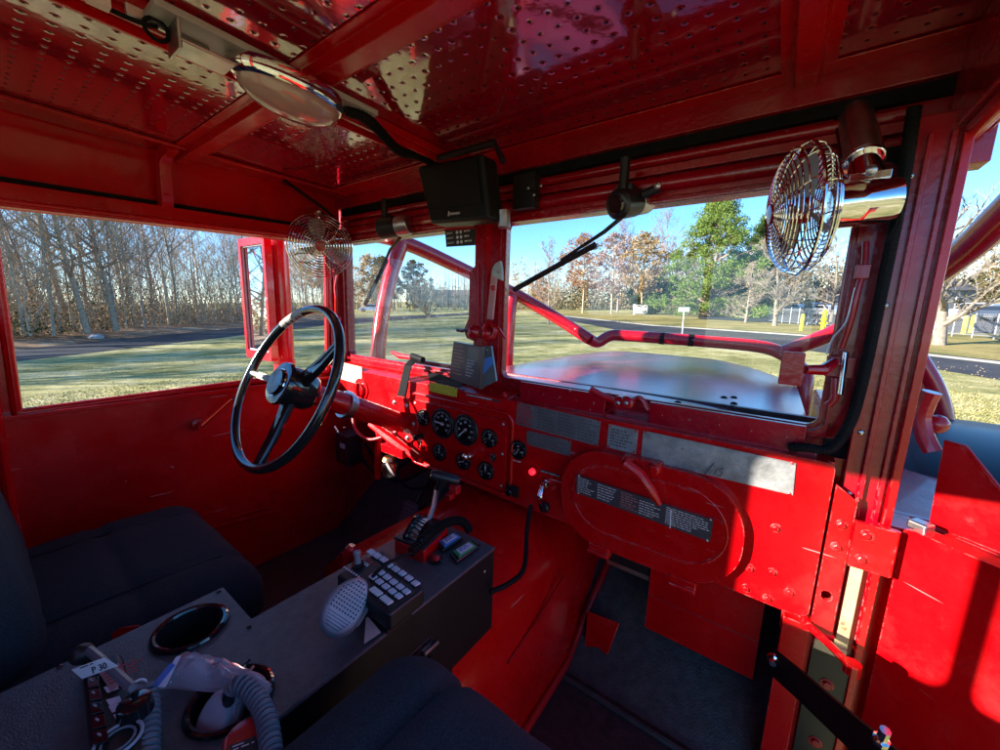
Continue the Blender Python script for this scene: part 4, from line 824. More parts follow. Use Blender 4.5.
Q2=[R(484,346,1,.90),R(491,346,1,.90),R(496,381,1,.885),R(482,388,1,.88)]
b=MB(); b.prism(Q2,(0,.008,0),'card_grey'); b.prism([Q2[0].lerp(Q2[3],.3)+V((0,-.002,0)),Q2[1].lerp(Q2[2],.3)+V((0,-.002,0)),Q2[1].lerp(Q2[2],.5)+V((0,-.002,0)),Q2[0].lerp(Q2[3],.7)+V((0,-.002,0))],(0,.001,0),'blue_lens'); rivet(b,Q2[0].lerp(Q2[1],.5)+V((0,0,-.012)),YN,.005,'steel')
single(b,'metal_clip',Q2[3],'grey metal clip beside the notice card at the foot of the centre post','clip',bevel=.002)
# ---- fans
def fan(c,ax,Rf,depth,label,up=(0,0,1),blades=3,phase=.4,rings=11,spokes=16,motor=.05,mlen=.10):
    ax=V(ax).normalized(); c=V(c); t=thing('cab_fan',c,label,'fan','chrome cab fans')
    u=V(up); u=(u-ax*u.dot(ax)).normalized(); w=ax.cross(u)
    def P(r,a,h): return c+(u*math.cos(a)+w*math.sin(a))*r+ax*h
    b=MB()
    for side in(1,-1):
        for k in range(rings):
            q=(k+1)/rings; r=Rf*q; h=side*depth*.5*math.sqrt(max(0,1-q**2.6)); 
            if k==rings-1 and side<0: continue
            b.tube([P(r,2*math.pi*i/40,h) for i in range(40)],.0014 if k<rings-1 else .0026,'chrome',5,True)
        for s_ in range(spokes):
            a=2*math.pi*s_/spokes; b.tube([P(Rf*q,a+(.5*side*q),side*(depth*.5*math.sqrt(max(0,1-q**2.6)))) for q in(.12,.3,.5,.7,.85,.95,1.)],.0011,'chrome',5)
    b.lathe([(Rf*.17,depth*.5),(Rf*.15,depth*.5+.004),(.002,depth*.5+.006)],c,ax,'red_frame',20)
    b.build('cage',t)
    bl=MB()
    for k in range(blades):
        a0=2*math.pi*k/blades+phase; vs=[];fs=[]
        for i in range(7):
            q=.16+.70*i/6; wdt=.62*math.sin(math.pi*min(1,.22+.70*i/6))**.6
            for j in range(5):
                s_=(j/4-.5); vs.append(P(Rf*q,a0+s_*wdt*1.5,s_*depth*.45*1.0))
        for i in range(6):
            for j in range(4): fs.append((i*5+j,i*5+j+1,(i+1)*5+j+1,(i+1)*5+j))
        bl.add(vs,fs,'light_grey')
    bl.lathe([(Rf*.2,-.012),(Rf*.2,.010),(Rf*.12,.016)],c,ax,'red_frame',20); bl.build('blades',t,smooth=60)
    b=MB(); b.lathe([(motor*.7,-depth*.5+.004),(motor,-depth*.5-.004),(motor,-depth*.5-.03),(motor*1.015,-depth*.5-.032),(motor*1.015,-depth*.5-.04),(motor,-depth*.5-.042),(motor,-depth*.5-mlen*.85),(motor*.9,-depth*.5-mlen*.97),(motor*.6,-depth*.5-mlen)],c,ax,'chrome',32); b.build('motor',t)
    return t,c,ax,depth,mlen,motor
t,c,ax,dp,ml,mo=fan(R(320,246,1,.86),-R(320,246,1,.86)+V((.0,0,.0)),.120,.055,'round chrome wire-cage fan facing the viewer in the left front corner',phase=2.2,rings=12,motor=.035,mlen=.07)
b=MB(); m0=c-ax*(dp*.5+.03); b.tube([m0,V((m0.x,m0.y,.36))],.010,'chrome',10); b.lathe([(.02,0),(.02,.012),(.012,.02),(.012,.03)],(m0.x,m0.y,.37),(0,0,-1),'chrome',14); b.bx(m0.x-.035,m0.x+.035,m0.y-.012,m0.y+.012,.345,.352,'chrome'); b.build('stem',t)
fc=R(800,210,1,.58); faxis=V((-.80,-.52,-.10))
# fan axis: cage seen nearly edge on, motor to its right
camR=CT@V((1,0,0)); camB=CT@V((0,0,1))
vr=(CT@V((803-500,375-211,-F_PX))).normalized(); pr_=vr.cross(V((0,0,1))).normalized(); fax=(-pr_*.96-vr*.26+V((0,0,-.03))).normalized()
t,c,ax,dp,ml,mo=fan(DP(800,211,.66),fax,.106,.082,'bright chrome wire-cage fan seen from the side at the right of the windshield',phase=.2,rings=16,spokes=14,motor=.036,mlen=.085)
b=MB(); m0=c-ax*(dp*.5+.045); tp=DP(851,98,.74); b.lathe([(.034,0),(.040,.006),(.040,.012),(.027,.02)],tp,(m0+V((0,0,.03))-tp),'chrome',24); L=(m0+V((0,0,.03))-tp); b.lathe([(.026,.01),(.026,L.length*.75)],tp,L,'steel',24)
for k in range(6):
    a=k*math.pi/3; q_=V((math.cos(a),math.sin(a),0))*.0262; b.tube([tp+q_+L*.12,tp+q_+L*.72],.0035,'black_gloss' if k%2 else 'chrome',6)
for k in (0,4.6): b.lathe([(.0265,.0),(.0285,.002),(.0285,.007),(.0265,.009)],tp+L*(.16+.13*k),L,'chrome',24)
b.lathe([(.022,L.length*.75),(.022,L.length)],tp,L,'chrome',20); b.box(m0+V((0,0,.038)),(.05,.03,.012),'chrome'); rivet(b,m0+V((.0,-.02,.045)),YN,.008,'steel'); b.lathe([(.03,0),(.03,.06)],tp+V((0,0,0)),(0,0,1),'black_plastic',18); b.build('stem',t,bevel=.001)
b=MB(); pts=[m0-ax*.035,m0-ax*.05+V((0,0,-.03)),V((.125,.925,.12)),V((.125,.93,.0))]; b.tube(spline(pts,6),.0035,'black_rubber',6); b.build('wire',t)
# ---- centre console
CZ=-.52; t=thing('center_console',(-.6,.2,-1.05),'textured black metal console between the seats with two round cup holders','console')
def C2(u,v): p=R(u,v,2,CZ); return (p.x,p.y)
xr=-.458; yf=.634
out=[(-.776,-.50),(xr,-.50),(xr,yf),(-.70,yf),(-.70,.42),(-.655,.225),(-.776,.220)]
out=[(-.776,-.50),(xr,-.50),(xr,yf),(-.655,yf),(-.655,.222),(-.776,.222)]
ca=C2(191,628.5); cb=C2(231,700); 
hole=lambda c_,r: [(c_[0]+r*math.cos(2*math.pi*k/36),c_[1]+r*math.sin(2*math.pi*k/36)) for k in range(36)]
b=MB(); b.plate(rpoly(out,.004),[hole(ca,.043),hole(cb,.043)],.004,Matrix.Translation((0,0,CZ-.002)),'console_coat')
b.bx(xr-.003,xr,-.50,yf,-.80,CZ-.004,'black_plastic'); b.bx(-.655,xr-.004,yf-.003,yf,-.80,CZ-.004,'black_plastic'); b.bx(-.655,-.652,.222,yf-.004,-.80,CZ-.004,'console_coat'); b.bx(-.776,-.655,.219,.222,-.80,CZ-.004,'console_coat'); b.bx(-.776,-.773,-.50,.218,-.80,CZ-.004,'console_coat')  # right and front faces near-black, shade painted in against the paler top
b.bx(-.77,xr-.01,-.5,yf-.01,-.81,-.80,'black_plastic')
for u,v in((219,592),(249,627),(60,667),(480,545),(410,600)):
    q=C2(u,v); rivet(b,(q[0],q[1],CZ),(0,0,1),.0045,'black_gloss')
for y,z in((.60,-.56),(.60,-.75),(.30,-.70),(.1,-.6)): rivet(b,(xr,y,z),(1,0,0),.004,'steel')
b.build('body',t,bevel=.003)
b=MB(); b.tube([(xr-.001,-.5,CZ-.003),(xr-.001,yf,CZ-.003)],.0035,'console_coat',8); b.build('edge',t)
for cc in(ca,cb):
    b=MB(); b.torus((cc[0],cc[1],CZ+.002),(0,0,1),.046,.005,'black_gloss',40,8); b.lathe([(.043,0),(.040,-.07),(.002,-.071)],(cc[0],cc[1],CZ),(0,0,1),'black_plastic',36,capit=False); b.build('cup_holder',t)
b=MB(); b.bx(xr,xr+.002,.36,.44,-.66,-.60,'black_gloss'); b.bx(xr+.002,xr+.008,.42,.455,-.625,-.618,'steel'); b.build('side_panel',t,bevel=.001)
# rocker switches and LED button
KZ=CZ+.001
def topq(pix,z=KZ): return [R(u,v,2,z) for u,v in pix]
for pix,mt,mt2,lab in(([(436,542),(456,530.5),(463,536),(443,549)],'blue_lens','white_label','blue rocker switch'),([(449,552),(472,538.5),(480,544.5),(457,560)],'green_lens','white_label','green rocker switch')):
    q=topq(pix,KZ+.012); b=MB(); b.prism([p-V((0,0,.012)) for p in q],(0,0,.009),'black_gloss'); o=b.build('rocker_switch',t,bevel=.003); o['label']=lab
    c_=sum(q,V((0,0,0)))/4; b=MB(); b.prism([c_+(p-c_)*.74+V((0,0,-.003)) for p in q],(0,0,.004),mt); b.prism([c_+(p-c_)*.55+V((0,0,.001)) for p in q],(0,0,.0012),mt2); b.print_rows(c_+(q[1]-c_)*.0+(q[0]-c_)*.45+V((0,0,.0024)),q[1]-q[0],q[0]-q[3],(q[1]-q[0]).length*.5,(q[0]-q[3]).length*.4,2,'blue_lens',.5); b.build('lit_label',o)
b=MB(); c_=R(436,561,2,KZ); b.lathe([(.014,0),(.014,.004),(.010,.006)],c_,(0,0,1),'black_gloss',24); b.lathe([(.009,.005),(.008,.009),(.002,.010)],c_,(0,0,1),'red_button',20); b.build('push_button',t)
# ---- siren control head
RZ=-.462
q=[R(336,574,2,RZ),R(384,548,2,RZ),R(425,588,2,RZ),R(389,615,2,RZ)]
t=thing('siren_controller',sum(q,V((0,0,0)))/4+V((0,0,CZ-RZ)),'siren control box with rows of white keys on the black console','control box')
b=MB(); b.prism(q,(0,0,-.032),'black_plastic'); b.build('housing',t,bevel=.006,seg=3)
b=MB(); cq=sum(q,V((0,0,0)))/4; b.prism([cq+(p-cq)*.7+V((0,0,-.033)) for p in q],(0,0,-.024),'black_plastic'); b.prism([R(366,618,2,-.50),R(379,634,2,-.515),R(364,644,2,-.515)],(0,.004,0),'worn_or_lit_grey'); b.build('bracket',t)
def key(cx,cy,ax,bx_,mt,s=1.):
    ax=(ax[0]*.88,ax[1]*.88); bx_=(bx_[0]*1.1,bx_[1]*1.1)
    P=[(cx-ax[0]-bx_[0],cy-ax[1]-bx_[1]),(cx+ax[0]-bx_[0],cy+ax[1]-bx_[1]),(cx+ax[0]+bx_[0],cy+ax[1]+bx_[1]),(cx-ax[0]+bx_[0],cy-ax[1]+bx_[1])]
    pp=[R(320+a/6.25,520+c_/6.25,2,RZ+.001) for a,c_ in P]; m=MB(); m.prism(pp,(0,0,.0032),mt); c_=sum(pp,V((0,0,0)))/4+V((0,0,.0034)); m.print_rows(c_+(pp[0]-c_)*.35,pp[1]-pp[0],pp[0]-pp[3],(pp[1]-pp[0]).length*.36,(pp[0]-pp[3]).length*.35,1,'ink',.5,int(cx)); m.build('key',t,bevel=.0012)
a_=(17,12.5); b_=(-15,9)
for x,y in((320,205),(358,228),(398,252)): key(x,y,a_,b_,'white_key')
for x,y in((432,285),(474,312),(515,338),(556,368),(598,400)): key(x,y,a_,b_,'white_key')
for i in range(5): key(380+40*i,332+30*i,a_,b_,'white_key')
for i in range(5): key(332+40*i,360+30*i,a_,b_,'white_key')
for x,y in((350,452),(415,505)): key(x,y,(32,25),(-17,10),'cream_key')
b=MB(); 
for k in range(7): 
    p=R(320+(152+15*k)/6.25,520+(295+10*k)/6.25,2,RZ+.001); b.lathe([(.0022,0),(.0018,.001)],p,(0,0,1),'ink_white',8)
for k in range(5):
    p=R(320+(245+12*k)/6.25,520+(252+9*k)/6.25,2,RZ+.001); b.lathe([(.0018,0),(.0016,.001)],p,(0,0,1),'ink_white',8)
o=R(320+280/6.25,520+235/6.25,2,RZ+.0006); e=R(320+360/6.25,520+280/6.25,2,RZ+.0006); d_=R(320+262/6.25,520+248/6.25,2,RZ+.0006)
b.text('CODE 3',.0095,o+(d_-o)*.8,(e-o),(o-d_),'ink_red'); b.text('SIREN',.0075,o+(d_-o)*1.8+(e-o)*.1,(e-o),(o-d_),'ink_white'); b.build('lettering',t)
b=MB(); p=R(320+238/6.25,520+285/6.25,2,RZ); b.lathe([(.011,0),(.011,.004)],p,(0,0,1),'black_gloss',16); b.lathe([(.006,.004),(.005,.018),(.007,.022),(.006,.026)],p,(-.25,.1,1),'grey_plastic',12); b.build('lever_switch',t)
# ---- microphone on the console
def mic(c,ux,uy,sx,sy,name,label,mt='grey_plastic',mt2='light_grey',h=.03,grille=True):
    Mx=frame(c,ux,uy); t=thing(name,c,label,'microphone')
    ol=[(sx*.5*math.cos(2*math.pi*k/36)*(1-.16*math.sin(2*math.pi*k/36)),sy*.5*math.sin(2*math.pi*k/36)) for k in range(36)]
    b=MB(); dome(b,ol,Mx,h*.6,mt,6,1.0); b.build('body',t,smooth=60)
    b=MB(); dome(b,[(x*.86,y*.9) for x,y in ol],Mx@Matrix.Translation((0,0,h*.40)),h*.42,mt2,6,.1,.7)
    b.build('face',t,smooth=60)
    if grille:
        b=MB()
        for i in range(-4,5):
            for j in range(-2,7):
                x=i*sx*.078;y=j*sy*.062
                if (x/(sx*.36))**2+(y/(sy*.40))**2<1: b.lathe([(sx*.022,0),(sx*.02,.0006)],Mx@V((x,y,h*.40+h*.42+.0003)),Mx.to_3x3()@V((0,0,1)),'ink',6)
        for j in range(5):
            y=-sy*(.20+.045*j); w=sx*.34*math.sqrt(max(0,1-((y)/(sy*.45))**2)); b.tube([Mx@V((-w,y,h*.80)),Mx@V((w,y,h*.80))],.0011,'grey_plastic',5)
        b.build('grille',t)
    b=MB(); b.box(Mx@V((sx*.47,sy*.02,h*.15)),(.007,sy*.40,h*.35),'grey_plastic',Mx.to_3x3()); b.build('talk_key',t,bevel=.003)
    return t,Mx
mc_=DP(346,606,.62); A=DP(333,628,.60); B=DP(363,582,.65); uy=(B-A); ux=(CT@V((1,.35,0))); un=(-mc_).normalized()
ux=uy.cross(un)
mic(mc_,ux,uy,.066,.090,'radio_microphone','grey oval hand microphone leaning on the front of the siren control box')
# ---- coiled cord from the microphone
b=MB(); pts=[DP(372,577,.66)+V((0,0,.0)),R(384,566,2,-.445),R(400,557,2,-.450),R(411,553,2,-.46)]; b.tube(spline(pts,6),.0032,'black_rubber',6)
pts2=[R(411,553,2,-.462),R(423,540,2,-.455),R(437,528,2,-.45),R(452,521,2,-.455),R(463,522,2,-.47),R(470,531,2,-.50)]
coil(b,pts2,.0080,.0022,.0066,'black_rubber',6,12); single(b,'coiled_cord',pts2[0],'black coiled cord arching between the siren box and the rocker switches','cord')
# ---- shifter
t=thing('gear_shifter',R(415,545,2,CZ),'gear lever with a dark T-handle and red buttons on a black and red box','gear shifter')
q=[R(393,539,2,-.50),R(420,515,2,-.50),R(440,518,2,-.50),R(421,549,2,-.50)]
q=[R(393,537,2,-.485),R(424,513,2,-.485),R(449,524,2,-.485),R(424,549,2,-.485)]
b=MB(); b.prism(q,(0,0,-.006),'black_plastic'); b.build('top_plate',t,bevel=.003)
b=MB(); cq=sum(q,V((0,0,0)))/4; b.prism([cq+(p-cq)*.96+V((0,0,-.007)) for p in q],(0,0,-.12),'red_door'); b.build('base_box',t,bevel=.003)
b=MB(); m0=q[0].lerp(q[3],.5); m1_=q[1].lerp(q[2],.5); 
for off in(-.018,.018):
    s_=(q[3]-q[0]).normalized()*off; b.tube([m0.lerp(m1_,.12+.76*k/8)+s_+V((0,0,.022*math.sin(math.pi*k/8))) for k in range(9)],.007,'black_gloss',8)
for k in range(9): b.box(m0.lerp(m1_,.15+.7*k/8)+V((0,0,.018*math.sin(math.pi*k/8))),(.028,.004,.004),'steel')
b.build('gate',t)
b=MB(); g0=m0.lerp(m1_,.65); g1_=DP(437,490,1.0); b.tube([g0,g0.lerp(g1_,.5)+V((.004,0,0)),g1_],[.008,.006,.007],'steel',10); b.build('lever',t)
b=MB(); ha=DP(431,474,.985); hb=DP(459,481,1.0); b.tube([ha,ha.lerp(hb,.15),ha.lerp(hb,.85),hb],[.010,.014,.014,.011],'black_plastic',14); b.tube([ha.lerp(hb,.5),g1_+V((0,0,-.01))],[.016,.011],'black_plastic',12); b.build('handle',t)
b=MB(); b.box(DP(455,489,.985),(.026,.02,.022),'red_plastic'); b.box(DP(450,496,.985),(.018,.02,.016),'red_plastic'); b.build('button_block',t,bevel=.003)
t=thing('red_lever',R(350,566,2,CZ),'short red handled lever standing behind the siren control box','lever')
b=MB(); b.tube([R(347,575,2,CZ),DP(349,566,.84)],.008,'black_plastic',8); b.build('shaft',t)
b=MB(); b.tube([DP(346,565,.84),DP(348,556,.84),DP(351,548,.84),DP(352,545,.84)],[.009,.011,.012,.007],'red_plastic',12); b.build('grip',t)
# ---- things lying on the console
# control panel still wrapped in film, bottom left
PZ=CZ+.035
q=[R(80,654,2,PZ),R(121,651,2,PZ),R(152,752,2,PZ),R(92,775,2,PZ)]
t=thing('switch_panel',sum(q,V((0,0,0)))/4-V((0,0,.03)),'black switch panel with a column of keys and a white tag on the console','switch panel')
b=MB(); b.prism(q,(0,0,-.032),'black_plastic'); b.build('housing',t,bevel=.006)
b=MB(); cq=sum(q,V((0,0,0)))/4; b.prism([p+V((-.006 if k in(0,3) else 0,0,-.031)) for k,p in enumerate([cq+(p-cq)*1.08 for p in q])],(0,0,-.003),'console_coat'); b.build('flange',t)
for k in range(5):
    a=.34+.115*k; l0=q[0].lerp(q[3],a-.05); r0=q[1].lerp(q[2],a-.05); l1=q[0].lerp(q[3],a+.045); r1=q[1].lerp(q[2],a+.045)
    pp=[l0.lerp(r0,.10),l0.lerp(r0,.34),l1.lerp(r1,.34),l1.lerp(r1,.10)]; b=MB(); b.prism([p+V((0,0,.001)) for p in pp],(0,0,.005),'black_gloss'); b.tube([pp[0].lerp(pp[2],.3)+V((0,0,.007)),pp[0].lerp(pp[2],.5)+V((.0,0,.007))],.0012,'light_grey',5); b.build('key',t,bevel=.001)
b=MB(); l=lambda s_,w: q[0].lerp(q[3],s_).lerp(q[1].lerp(q[2],s_),w)
b.prism([l(.24,.38)+V((0,0,.002)),l(.16,.86)+V((0,0,.002)),l(.33,1.0)+V((0,0,.002)),l(.44,.55)+V((0,0,.002))],(0,0,.001),'wood_handle'); b.print_rows(l(.26,.45)+V((0,0,.0035)),l(.19,.9)-l(.26,.45),l(.26,.45)-l(.42,.6),.045,.03,4,'ink_red',.4); 
for a,w in((.38,.42),(.50,.42),(.56,.44),(.64,.5)): b.prism([l(a,w)+V((0,0,.0015)),l(a-.01,w+.28)+V((0,0,.0015)),l(a+.04,w+.30)+V((0,0,.0015)),l(a+.06,w+.05)+V((0,0,.0015))],(0,0,.0006),'white_label')
b.torus(l(.84,.50)+V((0,0,.002)),(0,0,1),.020,.0018,'light_grey',24,6); b.torus(l(.84,.50)+V((0,0,.002)),(0,0,1),.014,.0014,'grey_plastic',24,6); b.build('printed_face',t)
b=MB(); b.lathe([(.017,0),(.016,.016),(.013,.018)],l(.66,.93),(0,0,1),'black_gloss',24); b.build('knob',t)
tgq=[R(71.5,670,2,PZ+.03),R(104,658,2,PZ+.045),R(118,666,2,PZ+.035),R(82,679,2,PZ+.02)]; b=MB(); b.prism(tgq,(0,0,.0006),'white_label'); ux=tgq[1]-tgq[0]; b.text('P 30',.011,tgq[0].lerp(tgq[3],.92)+ux*.36+V((0,0,.0008)),ux,tgq[0]-tgq[3],'ink'); b.print_rows(tgq[0]+ux*.22+(tgq[3]-tgq[0])*.06+V((0,0,.001)),ux,tgq[0]-tgq[3],.026,.004,1,'ink',.4); b.build('paper_tag',t)
b=MB(); b.tube(spline([R(82,651,2,PZ+.01),R(88,650,2,PZ+.016),R(110,668,2,PZ+.02),R(132,688,2,PZ+.02)],6),.0055,'cord_grey',8); b.ball(R(82,654,2,PZ+.012),.013,'black_plastic',12); b.build('cable_end',t)
b=MB(); pts=[R(146,690,2,CZ+.028),R(147,705,2,CZ+.022),R(147,725,2,CZ+.022),R(146,748,2,CZ+.022),R(144,790,2,CZ+.022)]; coil(b,pts,.0100,.0034,.0086,'cord_grey',6,14); b.torus(R(138,687,2,CZ+.035),(1,0,.3),.008,.0016,'white_label',14,5); b.tube([R(138,687,2,CZ+.04),R(132,697,2,CZ+.05)],.0014,'white_label',5); b.tube([R(132,688,2,PZ+.03),R(141,688,2,CZ+.035),R(146,692,2,CZ+.03)],.004,'cord_grey',6)
single(b,'coiled_cord',pts[0],'grey coiled cord running off the rear edge of the console beside the switch panel','cord')
# second microphone standing in the rear cup holder, thick grey cord
c_=V((cb[0]-.003,cb[1]-.012,CZ-.022)); mic(c_,(.6,.5,.1),(-.5,.5,.75),.050,.075,'radio_microphone','grey hand microphone dropped in the rear cup holder','light_grey','light_grey',.028,False)
b=MB(); pts=[R(231,692,2,CZ+.028),R(240,684,2,CZ+.040),R(256,698,2,CZ+.040),R(267,722,2,CZ+.042),R(274,775,2,CZ+.045)]; coil(b,pts,.0085,.0032,.0080,'cord_grey',6,14); b.tube([R(229,702,2,CZ+.005),R(228,695,2,CZ+.022),R(232,689,2,CZ+.032)],.007,'black_plastic',8); single(b,'coiled_cord',pts[0],'thick grey coiled cord leaving the microphone in the rear cup holder','cord')
t=thing('red_handset',R(245,745,2,CZ),'red handset with a black face standing by the rear cup holder','handset'); 
q=[R(220,742,2,CZ+.034),R(234,731,2,CZ+.036),R(254,724,2,CZ+.036),R(263,736,2,CZ+.034),R(262,790,2,CZ+.03),R(212,790,2,CZ+.03)]; b=MB(); b.prism(q,(CT@V((0,0,-.02))),'red_plastic'); b.build('shell',t,bevel=.006)
q=[R(230,745,2,CZ+.035),R(256,735,2,CZ+.035),R(260,752,2,CZ+.035),R(234,764,2,CZ+.035)]; b=MB(); b.prism([p+CT@V((0,0,.0015)) for p in q],(CT@V((0,0,-.001))),'ink'); b.print_rows(q[0].lerp(q[1],.15)+CT@V((0,0,.003)),q[1]-q[0],q[0]-q[3],.022,.008,2,'ink_white',.4); b.build('face',t)
# plastic bag
def bag():
    ol=[(150,688),(172,686),(200,689),(232,691),(266,696),(272,686),(264,676),(245,667),(222,662),(205,660),(190,658),(184,655),(176,657),(172,664),(162,676)]
    P=[R(u,v,2,CZ+.012) for u,v in ol]; c=sum(P,V((0,0,0)))/len(P); N=len(P); vs=[];fs=[]; L=9
    for side in (1,-1):
        o=len(vs)
        for k in range(L+1):
            s_=1-k/L
            for i in range(N*3):
                a=i//3; f=(i%3)/3; p=P[a].lerp(P[(a+1)%N],f); q=c+(p-c)*s_
                h=(.020*(1-s_**3))+.010*noise.noise(q*38+V((side*7,0,0)))*(1-s_**8)+.006*noise.noise(q*90)
                if side<0: h=-.004
                vs.append(q+V((0,0,max(-.006,h))))
        n=N*3
        for k in range(L):
            for i in range(n): 
                f=(o+k*n+i,o+k*n+(i+1)%n,o+(k+1)*n+(i+1)%n,o+(k+1)*n+i); fs.append(f if side>0 else f[::-1])
    b=MB(); b.add(vs,fs,'clear_bag'); t=single(b,'plastic_bag',c-V((0,0,.012)),'crumpled clear zip bag of small screws lying between the cup holders','plastic bag',smooth=25)
    b=MB(); b.prism([R(150,688,2,CZ+.03),R(171,664,2,CZ+.034),R(175,666,2,CZ+.034),R(158,688,2,CZ+.03)],(0,0,.002),'blue_lens'); b.prism([R(158,688,2,CZ+.03),R(176,658,2,CZ+.034),R(181,656,2,CZ+.034),R(165,688,2,CZ+.03)],(0,0,.0015),'white_label'); b.build('zip_strip',t)
    b=MB(); rn=random.Random(4)
    for k in range(16):
        p=R(rn.uniform(200,250),rn.uniform(668,686),2,CZ+.008); a=rn.uniform(0,6.28); d=V((math.cos(a),math.sin(a),.2)); b.tube([p,p+d*.016],.002,'steel' if k%3 else 'black_gloss',6); b.lathe([(.004,0),(.004,.003)],p,d,'steel' if k%3 else 'black_gloss',6)
    b.build('screws',t)
bag()
# red belt buckle by the driver's seat
t=thing('seat_belt_buckle',R(126,632,2,-.60),'red seat belt buckle between the driver seat and the console','seat belt buckle'); b=MB(); q=[R(111,632,2,-.56),R(122,626,2,-.545),R(142,624,2,-.55),R(140,628,2,-.57),R(114,638,2,-.585)]; b.prism(q,(0,0,-.03),'red_plastic'); b.build('release',t,bevel=.004); b=MB(); b.bx(-.81,-.795,.07,.12,-.80,-.58,'black_rubber'); b.build('stalk',t)
# ---- seats
def seat(name,cx,y0,y1,w,ztop,label,back_y,back_h):
    t=thing(name,(cx,(y0+y1)/2,FL),label,'seat')
    b=MB(); h=.17; pad(b,(cx,(y0+y1)/2,ztop-h/2),(w,y1-y0,h),'fabric',.075,34,((1,.045,.010,.010),(0,-w*.27,.009,.008),(0,w*.27,.009,.008)),.022,seed=cx); b.build('cushion',t,smooth=0 or 80)
    b=MB(); b.tube(spline([(cx-w*.27,y0+.03,ztop+.006),(cx-w*.27,(y0+y1)/2,ztop+.010),(cx-w*.27,y1-.06,ztop-.001)],6),.0022,'fabric_seam',6); b.build('seam',t); b=MB(); b.tube(spline([(cx+w*.27,y0+.03,ztop+.006),(cx+w*.27,(y0+y1)/2,ztop+.010),(cx+w*.27,y1-.06,ztop-.001)],6),.0022,'fabric_seam',6); b.build('seam',t)
    b=MB(); rot=Matrix.Rotation(rad(9),3,'X'); pad(b,(cx,back_y-.09,ztop+back_h/2-.04),(w*.96,.15,back_h),'fabric',.07,26,((0,-w*.28,.01,.008),(0,w*.28,.01,.008)),.0,rot,seed=cx+3); b.build('backrest',t,smooth=80)
    b=MB(); b.bx(cx-w*.42,cx+w*.42,y0+.03,y1-.05,FL,ztop-h-.004,'black_plastic'); b.build('seat_base',t,bevel=.01)
    return t
seat('driver_seat',-1.17,-.17,.355,.56,-.60,'blue-black fabric driver seat in front of the steering wheel',-.0,.60)
seat('passenger_seat',-.14,-.22,.345,.52,-.455,'blue-black fabric passenger seat cushion nearest the viewer, right of the console',-.19,.26)
b=MB(); pad(b,(-.93,-.02,-.34),(.11,.13,.26),'fabric',.05,12); single(b,'seat_bolster',(-.93,-.02,-.47),'upper padded bolster at the left edge beside the driver seat','bolster',smooth=80) if False else None
for o in TR: o.matrix_world=T_TRUCK@Matrix.Translation(o.location)
# ================================================================== OUTSIDE
def stru(mb,name,**k):
    o=mb.build(name,smooth=0,**k); o['kind']='structure'; return o
def gsheet(pix,z,mt,name,stuff=None):
    P=[G(u,v,z) if not isinstance(u,str) else V((v[0],v[1],z)) for u,v in pix]; b=MB(); b.add(P,[tuple(range(len(P)))],mt)
    bm_n=None; o=b.build(name,smooth=0); o['kind']=stuff or 'structure'
    if o.data.polygons[0].normal.z<0: o.data.flip_normals()
    return o
b=MB(); b.add([(-900,-900,0),(900,-900,0),(900,900,0),(-900,900,0)],[(0,1,2,3)],'grass'); stru(b,'ground')
def gp(u,v): p=G(u,v); return p
# road on the left and ahead of the woods
def strip(topu,botu,z,mt,name,ext0=None,ext1=None):
    T=[G(*p,z) for p in topu]; B=[G(*p,z) for p in botu]
    if ext0 is not None: T=[T[0]+(T[0]-T[1]).normalized()*ext0]+T; B=[B[0]+(B[0]-B[1]).normalized()*ext0]+B
    if ext1 is not None: T=T+[T[-1]+(T[-1]-T[-2]).normalized()*ext1]; B=B+[B[-1]+(B[-1]-B[-2]).normalized()*ext1]
    n=len(T); b=MB(); b.add(T+B,[(i,n+i,n+i+1,i+1) for i in range(n-1)],mt); o=b.build(name,smooth=0); o['kind']='structure'
    return T,B
T1,B1=strip([(12,350),(120,339),(245,327.5),(330,319.5),(420,315)],[(12,362),(120,349.5),(245,335),(330,325),(420,318.5)],.004,'asphalt','road',60,60)
T2,B2=strip([(571,317),(650,325.5),(804,336),(930,356),(1000,364)],[(571,321),(650,336.5),(780,346.5),(930,368),(1000,380)],.005,'asphalt','road',70,40)
# kerb on the far side of the right road
K=T2; b=MB(); n=len(K); 
for i in range(n-1):
    a,c=K[i],K[i+1]; d=(c-a).normalized(); s_=V((-d.y,d.x,0)); 
    if s_.dot(a-EYE)<0: s_=-s_
    b.prism([V((a.x,a.y,0)),V((c.x,c.y,0)),V((c.x,c.y,0))+s_*.18,V((a.x,a.y,0))+s_*.18],(0,0,.08),'kerb')
stru(b,'kerb')
# verge behind the right road
far=[(p+((p-EYE).normalized()*26)) for p in T2]; vs=[V((p.x,p.y,.012)) for p in T2]+[V((p.x,p.y,.012)) for p in far]; n=len(T2)
vs=[]
for i,p in enumerate(T2):
    d=(p-EYE); d.z=0; d.normalize(); vs.append(V((p.x,p.y,0))+d*.20+V((0,0,.10)))
for i,p in enumerate(T2):
    d=(p-EYE); d.z=0; d.normalize(); vs.append(V((p.x,p.y,0))+d*30+V((0,0,.10)))
b=MB(); b.add(vs,[(i,i+1,n+i+1,n+i) for i in range(n-1)],'verge'); stru(b,'verge')
# parking lot beyond
p0,p1,p2,p3=dist_pt(700,48),dist_pt(1150,36),dist_pt(1150,95),dist_pt(700,130)
b=MB(); b.add([V((p.x,p.y,.115)) for p in(p0,p1,p2,p3)],[(0,1,2,3)],'asphalt'); stru(b,'parking_lot')
